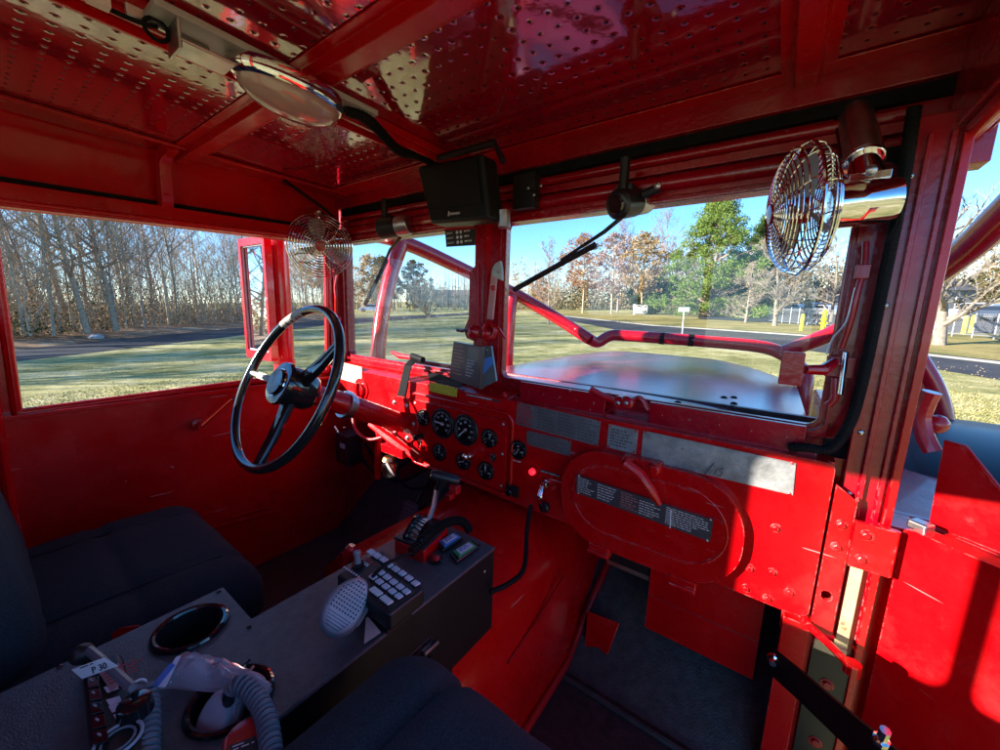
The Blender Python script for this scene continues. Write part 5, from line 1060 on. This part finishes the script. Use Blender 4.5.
# leaf litter under the woods
T1s=[T1[0].lerp(T1[1],f) for f in(0,.5)]+T1[1:4]+[T1[4]]; L_=[V((p.x,p.y,.02)) for p in T1s]; L2=[]
for p in T1s:
    d=V((p.x,p.y,0)).normalized(); L2.append(V((p.x,p.y,.02))+d*60)
n=len(L_); nn=10; vs=[];fs=[]
for j in range(nn+1):
    for i in range(n):
        q=L_[i].lerp(L2[i],j/nn); q.z=.02+ .55*min(1,j/1.2)+.25*noise.noise(q*.12) if j else .012; vs.append(q)
for j in range(nn):
    for i in range(n-1): fs.append((j*n+i,j*n+i+1,(j+1)*n+i+1,(j+1)*n+i))
b=MB(); b.add(vs,fs,'litter'); o=b.build('leaf_litter',smooth=80); o['kind']='structure'
rn=random.Random(11)
# ---- trees
def bare_tree_mesh(seed,H,r0,mt,limbs=14,first=.3,spread=.9,upb=.35,twigs=5,lvl3=5,trunks=1,droop=0,twr=.010,leafmt=None,leafn=0,leafs=.08):
    rn=random.Random(seed); t=MB(); br=MB(); lf=MB()
    def path(p,d,L,n,wob,up): 
        pts=[p]; 
        for i in range(n):
            d=(d+V((rn.uniform(-wob,wob),rn.uniform(-wob,wob),rn.uniform(-wob,wob)+up))).normalized(); p=p+d*(L/n); pts.append(p)
        return pts,d
    for tk in range(trunks):
        a=rn.uniform(0,6.28); d0=V((0,0,1)) if trunks==1 else V((math.cos(2.1*tk+a)*.5,math.sin(2.1*tk+a)*.5,1)).normalized()
        tp,_=path(V((0,0,-.1)),d0+V((rn.uniform(-.06,.06),rn.uniform(-.06,.06),0)),H*(.95 if trunks==1 else .8),8,.07,.04)
        t.tube(tp,[r0*(1-i/9.2)**.9*(1.25 if i==0 else 1) for i in range(9)],mt,7)
        for k in range(limbs):
            f=first+(1-first)*(k+rn.random()*.6)/limbs; f=min(.985,f); x=f*8; i=int(x); i=min(i,7); p=tp[i].lerp(tp[i+1],x-i); a=rn.uniform(0,6.28)+k*2.4
            d=V((math.cos(a)*spread,math.sin(a)*spread,rn.uniform(.35,1.)*(.6+f*.6))).normalized(); L=H*rn.uniform(.26,.44)*(1.15-f*.75)
            lp,ld=path(p,d,L,6,.20,upb*.25-droop*.1); rr0=r0*(1-f)*.55+r0*.13
            br.tube(lp,[rr0*(1-j/6.6) for j in range(7)],mt,5,cap=False)
            for m in range(lvl3):
                g=.2+.8*(m+rn.random()*.7)/lvl3; y=min(5.9,g*6); j=int(y); q=lp[j].lerp(lp[j+1],y-j); dd_=(ld+V((rn.uniform(-1,1),rn.uniform(-1,1),rn.uniform(-.4,.9)))).normalized(); L2=L*rn.uniform(.3,.55)
                sp_,sd=path(q,dd_,L2,4,.25,.06-droop*.1); br.tube(sp_,[max(twr,rr0*.38)*(1-u_/4.6) for u_ in range(5)],mt,4,cap=False)
                for w in range(twigs):
                    h=.15+.85*rn.random(); y2=min(3.9,h*4); jj=int(y2); qq=sp_[jj].lerp(sp_[jj+1],y2-jj); d3=(sd*.7+V((rn.uniform(-1,1),rn.uniform(-1,1),rn.uniform(-.5,.9)))).normalized(); L3=L2*rn.uniform(.3,.7)
                    w3,_=path(qq,d3,L3,3,.3,.03); br.tube(w3,[twr,twr*.8,twr*.6,twr*.35],mt,3,cap=False)
                    if leafmt:
                        for l in range(leafn):
                            c=w3[rn.randrange(1,4)]+V((rn.gauss(0,.12),rn.gauss(0,.12),rn.gauss(0,.12))); leaf(lf,c,leafs*rn.uniform(.6,1.3),rn,leafmt)
    return t,br,lf
def leaf(m,c,s,rn,mt):
    a=V((rn.gauss(0,1),rn.gauss(0,1),rn.gauss(0,1))).normalized(); b_=a.orthogonal().normalized(); cc=a.cross(b_)
    m.add([c-b_*s-cc*s*.5,c+b_*s-cc*s*.5,c+b_*s*.8+cc*s*.6,c-b_*s*.7+cc*s*.5],[(0,1,2,3)],mt)
def make_tree(name,seed,label,group,loc,cat='tree',rz=0,scale=1,**k):
    tm,bm_,lm=bare_tree_mesh(seed,**k); r=thing(name,(0,0,0),label,cat,group,truck=False)
    tm.build('trunk',r,smooth=60); bm_.build('branches',r,smooth=0)
    if lm.v: lm.build('leaves',r,smooth=0)
    r.location=loc; r.rotation_euler=(0,0,rz); r.scale=(scale,)*3; return r
def dup(r,loc,rz,scale,label):
    c=r.copy(); col.objects.link(c); c.location=loc; c.rotation_euler=(0,0,rz); c.scale=(scale,)*3; c['label']=label
    for ch in list(r.children):
        d=ch.copy(); col.objects.link(d); d.parent=c
    return c
WG='bare trees in the woods beyond the left road'
protos=[]
specs=[dict(H=15,r0=.11,mt='bark',limbs=15,first=.25,spread=.9),dict(H=16,r0=.09,mt='bark_pale',limbs=14,first=.30,spread=.7),dict(H=12,r0=.06,mt='bark_pale',limbs=17,first=.15,spread=.9,twigs=7,leafmt='leaf_orange',leafn=1,leafs=.028),dict(H=16,r0=.20,mt='bark',limbs=17,first=.25,spread=1.,twigs=7),dict(H=9,r0=.04,mt='bark_pale',limbs=16,first=.1,spread=.8,twigs=7,leafmt='leaf_tan',leafn=1,leafs=.028),dict(H=14,r0=.07,mt='bark_pink',limbs=16,first=.2,spread=.8,twigs=7)]
deep='slender bare tree standing in the dense woods beyond the left road'
# big trees one can point to: (column, distance)
named=[(46,27.5,0,'pale leaning trunk at the left edge of the woods, left of the forked tree',.72),(80,28,3,'dark leaning forked tree in the woods, second thick trunk from the left window edge',.78),(110,31,3,'tall tree with crossing limbs in the woods, right of the forked dark tree',.8)]
spots=[]
def dcam(u): 
    # distance of the road's far edge in the direction of column u
    best=None
    for i in range(len(T1)-1):
        for k in range(20):
            p=T1[i].lerp(T1[i+1],k/20); q=(CW.transposed()@(p-EYE)); uu=500+F_PX*q.x/-q.z
            if q.z<0 and (best is None or abs(uu-u)<best[0]): best=(abs(uu-u),math.hypot(p.x,p.y))
    return best[1]
for k,sp in enumerate(specs):
    u=rn.uniform(0,330); D=dcam(u)+4+rn.uniform(0,12)
    r=make_tree('bare_tree',100+k,deep,WG,dist_pt(u,D,.5),rz=0,**sp); protos.append(r)
for u,D,i,lab,sc_ in named:
    dup(protos[i],dist_pt(u,dcam(u)+2.5,.45),rn.uniform(0,6),sc_,lab)
for k in range(132):
    u=rn.uniform(-60,340) if k<104 else rn.uniform(325,470)
    D=dcam(max(5,min(410,u)))+ (3+ (rn.random()**1.3)*30); 
    if u>325: D=rn.uniform(95,150)
    i=rn.choice([0,1,2,2,4,4,5,2,5,4]) 
    dup(protos[i],dist_pt(u,D,.5 if u<325 else 0),rn.uniform(0,6.28),rn.uniform(.7,1.12),deep if u<325 else 'slender bare tree in the far treeline beyond the open lawn')
# trees behind and left of the truck throw the long streaks of shade over the lawn
for k in range(40):
    a=rad(184+k*1.0 if k<30 else 200+(k-30)*2.2); D=rn.uniform(27,44) if k<30 else rn.uniform(60,75); p=V((math.cos(a)*D,math.sin(a)*D,0)); dup(protos[rn.choice([0,2,3,4,5])],p,rn.uniform(0,6.28),rn.uniform(.8,1.),deep)
# undergrowth
def leaf_mass(pts,mt,sizes,rn,b=None):
    b=b or MB()
    for c in pts: leaf(b,c,rn.uniform(*sizes),rn,mt)
    return b
for mt,nn_,hh in(('leaf_tan',9000,2.3),('leaf_orange',4200,2.6),('leaf_olive',9000,2.6),('leaf_dark',4500,1.8)):
    pts=[]; cl=[]
    for k in range(110):
        u=rn.uniform(-40,345); D=dcam(max(5,min(400,u)))+3.5+rn.random()**1.2*26; p=dist_pt(u,D,.4); cl.append((p,rn.uniform(.5,1.6),rn.uniform(.3,1)**1.6*hh*2.0))
    for k in range(nn_):
        p,w,h=rn.choice(cl); a=rn.uniform(0,6.28); r_=w*math.sqrt(rn.random()); z=rn.random()**1.2*h; pts.append(p+V((math.cos(a)*r_*(1.2-z/h*.6),math.sin(a)*r_*(1.2-z/h*.6),z)))
    o=leaf_mass(pts,mt,(.03,.085),rn).build('undergrowth',smooth=0); o['kind']='stuff'
pts=[]
for k in range(6000):
    a=rad(rn.uniform(193,236)); D=rn.uniform(42,70); pts.append(V((math.cos(a)*D,math.sin(a)*D,rn.random()**1.3*4.5)))
o=leaf_mass(pts,'leaf_tan',(.12,.3),rn).build('undergrowth',smooth=0); o['kind']='stuff'
# brush of thin stems
b=MB()
for k in range(2300):
    u=rn.uniform(-40,345); D=dcam(max(5,min(400,u)))+3.2+rn.random()*24; p=dist_pt(u,D,.4); h=rn.uniform(1,7.5); d=V((rn.uniform(-.4,.4),rn.uniform(-.4,.4),1)); b.tube([p,p+d*h*.5,p+d*h+V((rn.uniform(-.3,.3),rn.uniform(-.3,.3),0))],[.018,.012,.005],'bark_pale' if k%2 else 'bark',3,cap=False)
o=b.build('brush_stems',smooth=0); o['kind']='stuff'
# log / rock by the road
p=dist_pt(88,dcam(88)+1.3,.2); b=MB(); b.ball((p.x,p.y,.18),.5,'rock',14,(1.5,.7,.42)); single(b,'boulder',p,'pale low boulder at the foot of the woods beside the road','rock',truck=False)
# far treeline in several tones
def crown_tree(name,label,cat,loc,H,W,mt,n,seed,trunkmt='bark',base=.2,shape=1.,group=None,leafs=(.10,.22),trunk_r=.16,conic=False,wn=.9,m=46,cf=.16):
    rn=random.Random(seed); t=thing(name,(0,0,0),label,cat,group,truck=False); b=MB(); pts=[V((rn.uniform(-.05,.05)*i,rn.uniform(-.05,.05)*i,H*.93*i/6)) for i in range(7)]; b.tube(pts,[trunk_r*(1-i/6.8) for i in range(7)],trunkmt,7); lf=MB(); brm=MB()
    cl=[]
    for k in range(m):
        f=base+(1-base)*(k+.5)/m; z=H*f; 
        wid=W*((1.03-f)/(1-base))**.8 if conic else W*math.sin(math.pi*min(1,max(.06,(f-base)/(1-base)*.93+.07)))**.55
        for q in range(3):
            a=rn.uniform(0,6.28); r_=wid*rn.uniform(.35,1.05)*wn; c=V((math.cos(a)*r_,math.sin(a)*r_,z+rn.uniform(-.3,.3))); cl.append((c,rn.uniform(.35,.95)*(.30+W*cf))); brm.tube([V((0,0,max(.3,z-r_*.35))),c*.6+V((0,0,.4*z-.1*r_)),c],[trunk_r*.25,trunk_r*.14,.012],trunkmt,4,cap=False)
    for k in range(n):
        c,s_=rn.choice(cl); d=V((rn.gauss(0,1),rn.gauss(0,1),rn.gauss(0,.62))).normalized()*s_*rn.random()**.4; leaf(lf,c+d,rn.uniform(*leafs),rn,mt)
    b.build('trunk',t,smooth=60); brm.build('branches',t,smooth=0); lf.build('crown',t,smooth=0); t.location=loc; t.rotation_euler=(0,0,rn.uniform(0,6)); return t
def hgt(v_top,D,z0=0,u=500):     # height of something D metres away whose top shows at row v
    return EYE.z+(300-v_top)/F_PX*D*math.cos(math.atan((u-500)/F_PX))
# evergreen in the middle
D=58; crown_tree('evergreen_tree','large fresh green evergreen right of the road beyond the hood','tree',dist_pt(712,D),14.8,8.6,'leaf_green',60000,1,base=.02,leafs=(.04,.12),trunk_r=.2,wn=1.,m=120,cf=.09,conic=True)
crown_tree('evergreen_tree','smaller green evergreen just right of the large one',"tree",dist_pt(757,66),13.0,4.6,'leaf_green',24000,2,base=.1,leafs=(.06,.14),conic=True)
crown_tree('evergreen_tree','low dark evergreen shrub mass left of the large green evergreen','tree',dist_pt(652,62),5.2,3.8,'leaf_dark',5000,3,base=.02,leafs=(.1,.2))
crown_tree('autumn_tree','tree with sparse orange leaves left of the road ahead','tree',dist_pt(583,66),12.5,4.6,'leaf_orange',4000,4,'bark_pale',base=.32,leafs=(.08,.16))
crown_tree('autumn_tree','tan leafed tree between the orange tree and the evergreen','tree',dist_pt(612,63),12.0,4.6,'leaf_pink',4200,5,'bark_pale',base=.3,leafs=(.08,.16))
crown_tree('autumn_tree','tan leafed tree with a pale trunk just left of the evergreen','tree',dist_pt(642,60),11.2,4.2,'leaf_tan',6000,6,'bark_pale',base=.3,leafs=(.08,.16))
crown_tree('autumn_tree','small orange tree in the gap right of the window post','tree',dist_pt(541,85),7,2.6,'leaf_orange',1400,7,base=.25,leafs=(.1,.2))
make_tree('bare_tree',41,'tall pinkish bare tree rising behind the tan trees ahead',None,dist_pt(618,74),H=15,r0=.18,mt='bark_pink',limbs=26,first=.3,spread=.7,twigs=7,lvl3=7,twr=.016,leafmt='leaf_pink',leafn=2,leafs=.04)
make_tree('bare_tree',42,'pinkish bare tree rising just left of the large evergreen',None,dist_pt(672,76),H=16.5,r0=.18,mt='bark_pink',limbs=26,first=.25,spread=.7,twigs=7,lvl3=7,twr=.016,leafmt='leaf_pink',leafn=2,leafs=.04)
make_tree('bare_tree',43,'small bare tree on the lawn behind the left pane edge of the pipe guard',None,dist_pt(549,37),H=7.4,r0=.09,mt='bark_pink',limbs=20,first=.22,spread=1.,twigs=8,lvl3=6,twr=.012)
make_tree('flowering_tree',44,'wide multi-stemmed bare tree alone on the lawn seen through the left pane',None,dist_pt(428,50),H=5.6,r0=.08,mt='bark',limbs=11,first=.12,spread=1.2,twigs=6,lvl3=6,trunks=5,twr=.011,leafmt='leaf_tan',leafn=2,leafs=.04)
make_tree('bare_tree',45,'spreading bare tree with a pale trunk behind the parking fence',None,dist_pt(778,38),H=7.2,r0=.17,mt='bark_mid',limbs=26,first=.14,spread=1.6,twigs=9,lvl3=7,twr=.013,leafmt='leaf_tan',leafn=2,leafs=.03)
make_tree('bare_tree',46,'low bare round tree left of the spreading bare tree beyond the road',None,dist_pt(748,42),H=5.2,r0=.12,mt='bark_mid',limbs=24,first=.12,spread=1.4,twigs=9,lvl3=7,twr=.012,leafmt='leaf_tan',leafn=2,leafs=.03)
make_tree('bare_tree',47,'big pale barked bare tree filling the opening at the right edge',None,dist_pt(948,26.5),H=7.6,r0=.22,mt='bark_mid',limbs=22,first=.14,spread=1.2,twigs=8,lvl3=7,twr=.009)
make_tree('bare_tree',48,'bare tree behind the chrome fan at the right of the windshield',None,dist_pt(835,46),H=7.4,r0=.15,mt='bark_mid',limbs=22,first=.15,spread=1.4,twigs=8,lvl3=6,twr=.013,leafmt='leaf_tan',leafn=1,leafs=.03)
crown_tree('autumn_tree','yellow-tan tree seen between the left fan and the pipe guard','tree',dist_pt(372,92),12,4.2,'leaf_tan',3600,8,base=.1,leafs=(.12,.25))
crown_tree('evergreen_tree','green tree behind the silver car beyond the lawn','tree',dist_pt(385,104),13,4.6,'leaf_olive',5000,9,base=.08,leafs=(.14,.28))
crown_tree('evergreen_tree','olive green tree behind the multi-stemmed bare tree','tree',dist_pt(415,112),13,5.2,'leaf_olive',5000,10,base=.05,leafs=(.14,.28))
crown_tree('autumn_tree','russet tree at the left end of the far treeline by the mirror post','tree',dist_pt(338,88),12,3.8,'leaf_orange',3200,12,base=.1,leafs=(.12,.24))
crown_tree('autumn_tree','orange tree seen through the left fan','tree',dist_pt(313,80),15.5,4.0,'leaf_orange',2600,13,base=.3,leafs=(.12,.24))
# distant woods as masses
for u0,u1,D0,D1,H,mt,n,sd in((470,760,95,115,6,'leaf_olive',12000,8),(500,700,92,112,5,'leaf_tan',9000,9),(325,560,125,160,10,'leaf_tan',12000,1),(325,560,120,150,6.5,'leaf_olive',7000,2),(500,800,90,140,15,'leaf_tan',20000,3),(560,1100,85,120,8,'leaf_dark',12000,4),(740,1150,80,110,13,'leaf_tan',20000,5),(760,1150,75,95,9,'leaf_olive',12000,6),(640,760,75,95,14,'leaf_pink',7000,7)):
    r_=random.Random(sd); cl=[]
    for k in range(90):
        u=r_.uniform(u0,u1); cl.append((dist_pt(u,r_.uniform(D0,D1)),r_.uniform(1.5,3.5),H*r_.uniform(.55,1.05)))
    pts=[]
    for k in range(n):
        p,w,h=r_.choice(cl); a=r_.uniform(0,6.28); z=h*r_.random()**.8; rr_=w*math.sqrt(r_.random())*(1.15-.8*z/h); pts.append(p+V((math.cos(a)*rr_,math.sin(a)*rr_,z)))
    o=leaf_mass(pts,mt,(.08,.24),r_).build('distant_woods',smooth=0); o['kind']='stuff'
b=MB()
for k in range(900):
    u=rn.uniform(320,1150); D=rn.uniform(90,150); p=dist_pt(u,D); h=rn.uniform(6,13)*(1 if u<900 else .8); d=V((rn.uniform(-.08,.08),rn.uniform(-.08,.08),1)); b.tube([p,p+d*h*.5,p+d*h],[.10,.07,.02],'bark_mid' if k%3 else 'bark',3,cap=False)
    for j in range(6):
        q=p+d*h*rn.uniform(.35,.95); b.tube([q,q+V((rn.uniform(-1,1),rn.uniform(-1,1),rn.uniform(.4,1.4)))*h*.13],[.035,.012],'bark_pink' if k%2 else 'bark_pale',3,cap=False)
o=b.build('distant_woods',smooth=0); o['kind']='stuff'
# ---- cars
def car(loc,rz,mt,label,suv=True,group=None,name='parked_car'):
    t=thing(name,(0,0,0),label,'car',group,truck=False)
    L,W,H=4.6,1.8,(1.68 if suv else 1.45); prof=[(-2.25,.35),(-2.3,.75),(-2.2,1.0),(-1.95 if suv else -1.6,1.05),(-1.75 if suv else -1.1,H-.08),(-1.4 if suv else -.8,H),(.2,H),(.55,H-.08),(1.15,1.05),(2.05,.9),(2.28,.7),(2.28,.35)]
    b=MB(); sec_=[(-W/2,.9),(-W/2,1.),(W/2,1.),(W/2,.9)]
    ys=[(-.90,.93,0),(-.84,1.,1),(.84,1.,1),(.90,.93,0)]; vs=[];n=len(prof)
    for y,s_,k in ys:
        for x,z in prof: vs.append((x*(.98 if not k else 1), y*(1 if z<1.03 else .80), .35+(z-.35)*(s_ if z<1 else (.985 if k else .975))))
    fs=[]
    for j in range(3):
        for i in range(n): fs.append((j*n+i,j*n+(i+1)%n,(j+1)*n+(i+1)%n,(j+1)*n+i))
    fs+=[tuple(range(n-1,-1,-1)),tuple(3*n+i for i in range(n))]; b.add(vs,fs,mt); b.build('body',t,smooth=35)
    for y in(-1,1):
        g=MB(); z0,z1=1.06,H-.12; 
        g.prism([(-1.7 if suv else -1.05,y*.80,z0),(.95,y*.80,z0),(.45,y*.735,z1),(-1.55 if suv else -.75,y*.735,z1)],(0,y*.02,0),'car_glass'); g.build('side_window',t)
        for x in(-1.42,1.42):
            w=MB(); w.lathe([(.33,-.1),(.35,-.08),(.35,.08),(.33,.1)],(x,y*.80,.34),(0,1,0),'tire',20); w.lathe([(.2,-.115),(.2,.115)],(x,y*.80,.34),(0,1,0),'galv',14); w.build('wheel',t)
    g=MB(); g.prism([(1.17,-.68,1.07),(1.17,.68,1.07),(.60,.62,H-.1),(.60,-.62,H-.1)],(.02,0,.01),'car_glass'); g.build('windscreen',t)
    for y in(-.65,.65): 
        g=MB(); g.box((2.26,y,.72),(.05,.3,.12),'white_label'); g.build('headlight',t); g=MB(); g.box((-2.27,y,.85),(.04,.2,.2),'ink_red'); g.build('tail_light',t)
    t.location=loc; t.rotation_euler=(0,0,rz); return t
right=(CW@V((1,0,0))); rzr=math.atan2(right.y,right.x)
car(dist_pt(370,86),rzr+math.pi+.25,'car_silver','silver estate car on the road at the far side of the lawn')
p_=dist_pt(84,dcam(84)-1.5) 
cg='cars in the parking lot behind the fence'
for k,(u,D,mt,lab,sv) in enumerate(((815,64,'car_dark','dark car in the parking lot, leftmost seen behind the fence',1),(828,60,'car_silver','silver car in the parking lot right of the leftmost dark one',0),(842,66,'car_blue','blue car in the parking lot behind the chrome fan',1),(905,60,'car_blue','blue car in the lot seen just left of the big pale trunk',1),(925,56,'car_white','white car in the lot partly behind the big pale trunk',0),(975,60,'car_silver','silver car in the lot near the right edge',1),(996,58,'car_dark','dark car in the lot at the right edge of the view',0),(795,70,'car_white','white car far back in the lot right of the evergreens',0))):
    car(dist_pt(u,D,.12),rzr+1.2+.1*k%1.,mt,lab,sv,cg)
# ---- fence along the lot
a=dist_pt(770,44,.1); c=dist_pt(1120,30,.1); n=22
t=thing('chain_link_fence',a,'grey metal fence with rails and posts in front of the parking lot','fence',truck=False)
b=MB()
for h in(.15,1.15,1.25): b.tube([a+V((0,0,h)),c+V((0,0,h))],.025,'galv',6)
b.build('rail',t)
for k in range(n+1):
    p=a.lerp(c,k/n); b=MB(); b.tube([p,p+V((0,0,1.35))],.035,'galv',8); b.ball(p+V((0,0,1.37)),.045,'galv',8); b.build('post',t)
b=MB(); 
for k in range(300):
    p=a.lerp(c,k/300); q=a.lerp(c,min(1,(k+8)/300)); b.tube([p+V((0,0,.15)),q+V((0,0,1.2))],.004,'galv',3,cap=False); b.tube([q+V((0,0,.15)),p+V((0,0,1.2))],.004,'galv',3,cap=False)
b.build('wire_mesh',t,smooth=0)
# bollards and hydrant
for u,v,lab in((801,330.5,'short yellow bollard left of the taller one in front of the fence'),(931,333,'yellow bollard just left of the big pale trunk'),(963,334,'yellow bollard right of the big pale trunk'),(970.5,333,'yellow bollard next to the one right of the big pale trunk, slightly smaller')):
    p=G(u,v,.1); b=MB(); b.lathe([(.11,0),(.11,1.0),(.09,1.07),(.03,1.1)],p,(0,0,1),'bollard_yellow',16); single(b,'bollard',p,lab,'bollard','yellow bollards by the fence',truck=False)
p=G(822,333,.1); b=MB(); b.lathe([(.16,0),(.16,.06),(.11,.08),(.11,.75),(.17,.78),(.17,.86),(.12,.90),(.11,1.2),(.14,1.22),(.13,1.32),(.05,1.42)],p,(0,0,1),'bollard_yellow',16); b.lathe([(.06,-.2),(.06,.2)],p+V((0,0,.6)),(1,.3,0),'bollard_yellow',10); single(b,'post_indicator_valve',p,'tall yellow stepped valve post in front of the fence','hydrant',truck=False)
# sign
p=G(685,335.5,.1); p=dist_pt(685,24.5,.0); t=thing('road_sign',p,'small blank white sign on a thin white post beyond the hood','sign',truck=False)
b=MB(); b.tube([p,p+V((0,0,1.75))],.03,'white_paint',8); b.build('post',t)
b=MB(); b.box(p+V((0,-.03,1.62)),(.62,.03,.26),'white_paint',Matrix.Rotation(rzr,3,'Z')); b.build('sign_panel',t,bevel=.008)
# shed/boxes and distant buildings
def house(u,D,W,Dp,H,mt,label,roofh=2.2,name='house'):
    p=dist_pt(u,D); t=thing(name,p,label,'building',truck=False); Rz=Matrix.Rotation(rzr+.15,3,'Z'); b=MB(); b.box(p+V((0,0,H/2)),(W,Dp,H),mt,Rz); b.build('wall',t)
    b=MB(); q=[p+Rz@V((x,y,z)) for x,y,z in((-W/2-.3,-Dp/2-.3,H),(W/2+.3,-Dp/2-.3,H),(W/2+.3,0,H+roofh),(-W/2-.3,0,H+roofh),(-W/2-.3,Dp/2+.3,H),(W/2+.3,Dp/2+.3,H))]; b.add(q,[(0,1,2,3),(3,2,5,4),(0,3,4),(1,5,2),(0,4,5,1)],'roof_grey'); b.build('roof',t,smooth=0)
    for k in range(3):
        b=MB(); b.box(p+Rz@V((-W*.3+W*.3*k,-Dp/2-.02,H*.55)),(1.1,.06,1.3),'white_paint',Rz); w=b.build('window',t); b=MB(); b.box(p+Rz@V((-W*.3+W*.3*k,-Dp/2-.06,H*.55)),(.9,.04,1.1),'car_glass',Rz); b.build('pane',w)
    return t
house(895,75,14,8,3.2,'wall_pale','long pale low building behind the parking lot'); 
house(470,140,26,8,4,'wall_pale','pale low building far beyond the lawn behind bare trees',2)
p=dist_pt(641,60); b=MB(); b.box(p+V((0,0,.9)),(1.8,.8,1.3),'white_paint',Matrix.Rotation(rzr,3,'Z')); b.box(p+V((.0,0,.14)),(1.9,.9,.28),'kerb',Matrix.Rotation(rzr,3,'Z')); b.box(p+V((0,0,1.58)),(1.9,.9,.06),'galv',Matrix.Rotation(rzr,3,'Z')); single(b,'utility_cabinet',p,'white utility cabinet at the roadside left of the dark evergreen shrubs','cabinet',truck=False,bevel=.02)
p=dist_pt(881,40,.1); b=MB(); b.box(p+V((0,0,1.0)),(2.6,1.4,2.0),'wall_pale',Matrix.Rotation(rzr,3,'Z')); b.box(p+V((0,0,2.06)),(3.0,1.8,.12),'roof_grey',Matrix.Rotation(rzr,3,'Z')); b.box(p+V((0,-.4,1.1)),(1.6,.7,1.2),'car_glass',Matrix.Rotation(rzr,3,'Z')); single(b,'guard_booth',p,'small pale gate booth with a dark flat roof just right of the cab pillar','booth',truck=False,bevel=.03)
# fallen leaves over the near lawn
b=MB(); 
for k in range(5000):
    D=6+rn.random()**1.2*14; u=rn.uniform(-100,1150); q=dist_pt(u,D,.015); leaf(b,q,rn.uniform(.010,.024),rn,'leaf_tan')
o=b.build('fallen_leaves',smooth=0); o['kind']='stuff'
b=MB()
for k in range(60000):
    D=5.0+rn.random()**1.3*9; u=rn.uniform(-80,1100); q=dist_pt(u,D,0); h=rn.uniform(.02,.05); a=rn.uniform(0,3.14); w=V((math.cos(a),math.sin(a),0))*rn.uniform(.006,.016); lean=V((rn.uniform(-.05,.05),rn.uniform(-.05,.05),h)); b.add([q-w,q+w,q+lean],[(0,1,2)],'grass')
o=b.build('grass_tufts',smooth=0); o['kind']='stuff'
# ================================================================== SUN, SKY, CAMERA
SD=V((.756,1.0,-.42))                                     # direction of sunlight in the truck's frame
sd=(T_TRUCK.to_3x3()@SD).normalized(); elev=math.asin(-sd.z)
sun=bpy.data.lights.new('sun','SUN'); sun.energy=5.0; sun.angle=rad(.5); sun.color=(1,.93,.83); so=bpy.data.objects.new('sun',sun); col.objects.link(so); so.rotation_euler=sd.to_track_quat('-Z','Y').to_euler(); so.location=(-20,-30,20)
w=bpy.data.worlds.new('World'); sc.world=w; w.use_nodes=True; nt=w.node_tree; nt.nodes.clear()
sky=nt.nodes.new('ShaderNodeTexSky'); sky.sky_type='NISHITA'; sky.sun_disc=False; sky.sun_elevation=elev
sky.sun_rotation=math.atan2(-sd.x,-sd.y); sky.altitude=50; sky.air_density=.75; sky.dust_density=.0; sky.ozone_density=3.5
bg=nt.nodes.new('ShaderNodeBackground'); bg.inputs[1].default_value=.125; ow=nt.nodes.new('ShaderNodeOutputWorld'); hs=nt.nodes.new('ShaderNodeHueSaturation'); hs.inputs['Saturation'].default_value=1.18; nt.links.new(sky.outputs[0],hs.inputs['Color']); nt.links.new(hs.outputs[0],bg.inputs[0]); nt.links.new(bg.outputs[0],ow.inputs[0])
cam=bpy.data.cameras.new('camera'); cam.sensor_width=36; cam.lens=F_PX/1000*36; cam.clip_start=.01; cam.clip_end=3000
co=bpy.data.objects.new('camera',cam); col.objects.link(co); m=CW.to_4x4(); m.translation=EYE; co.matrix_world=m; sc.camera=co
sc.view_settings.view_transform='Standard'; sc.view_settings.look='None'; sc.view_settings.gamma=1; sc.view_settings.exposure=1.7
cy=sc.cycles if hasattr(sc,'cycles') else None
if cy:
    cy.use_denoising=True; cy.max_bounces=10; cy.diffuse_bounces=6; cy.glossy_bounces=5; cy.transparent_max_bounces=12; cy.sample_clamp_indirect=6; cy.caustics_reflective=False; cy.caustics_refractive=False
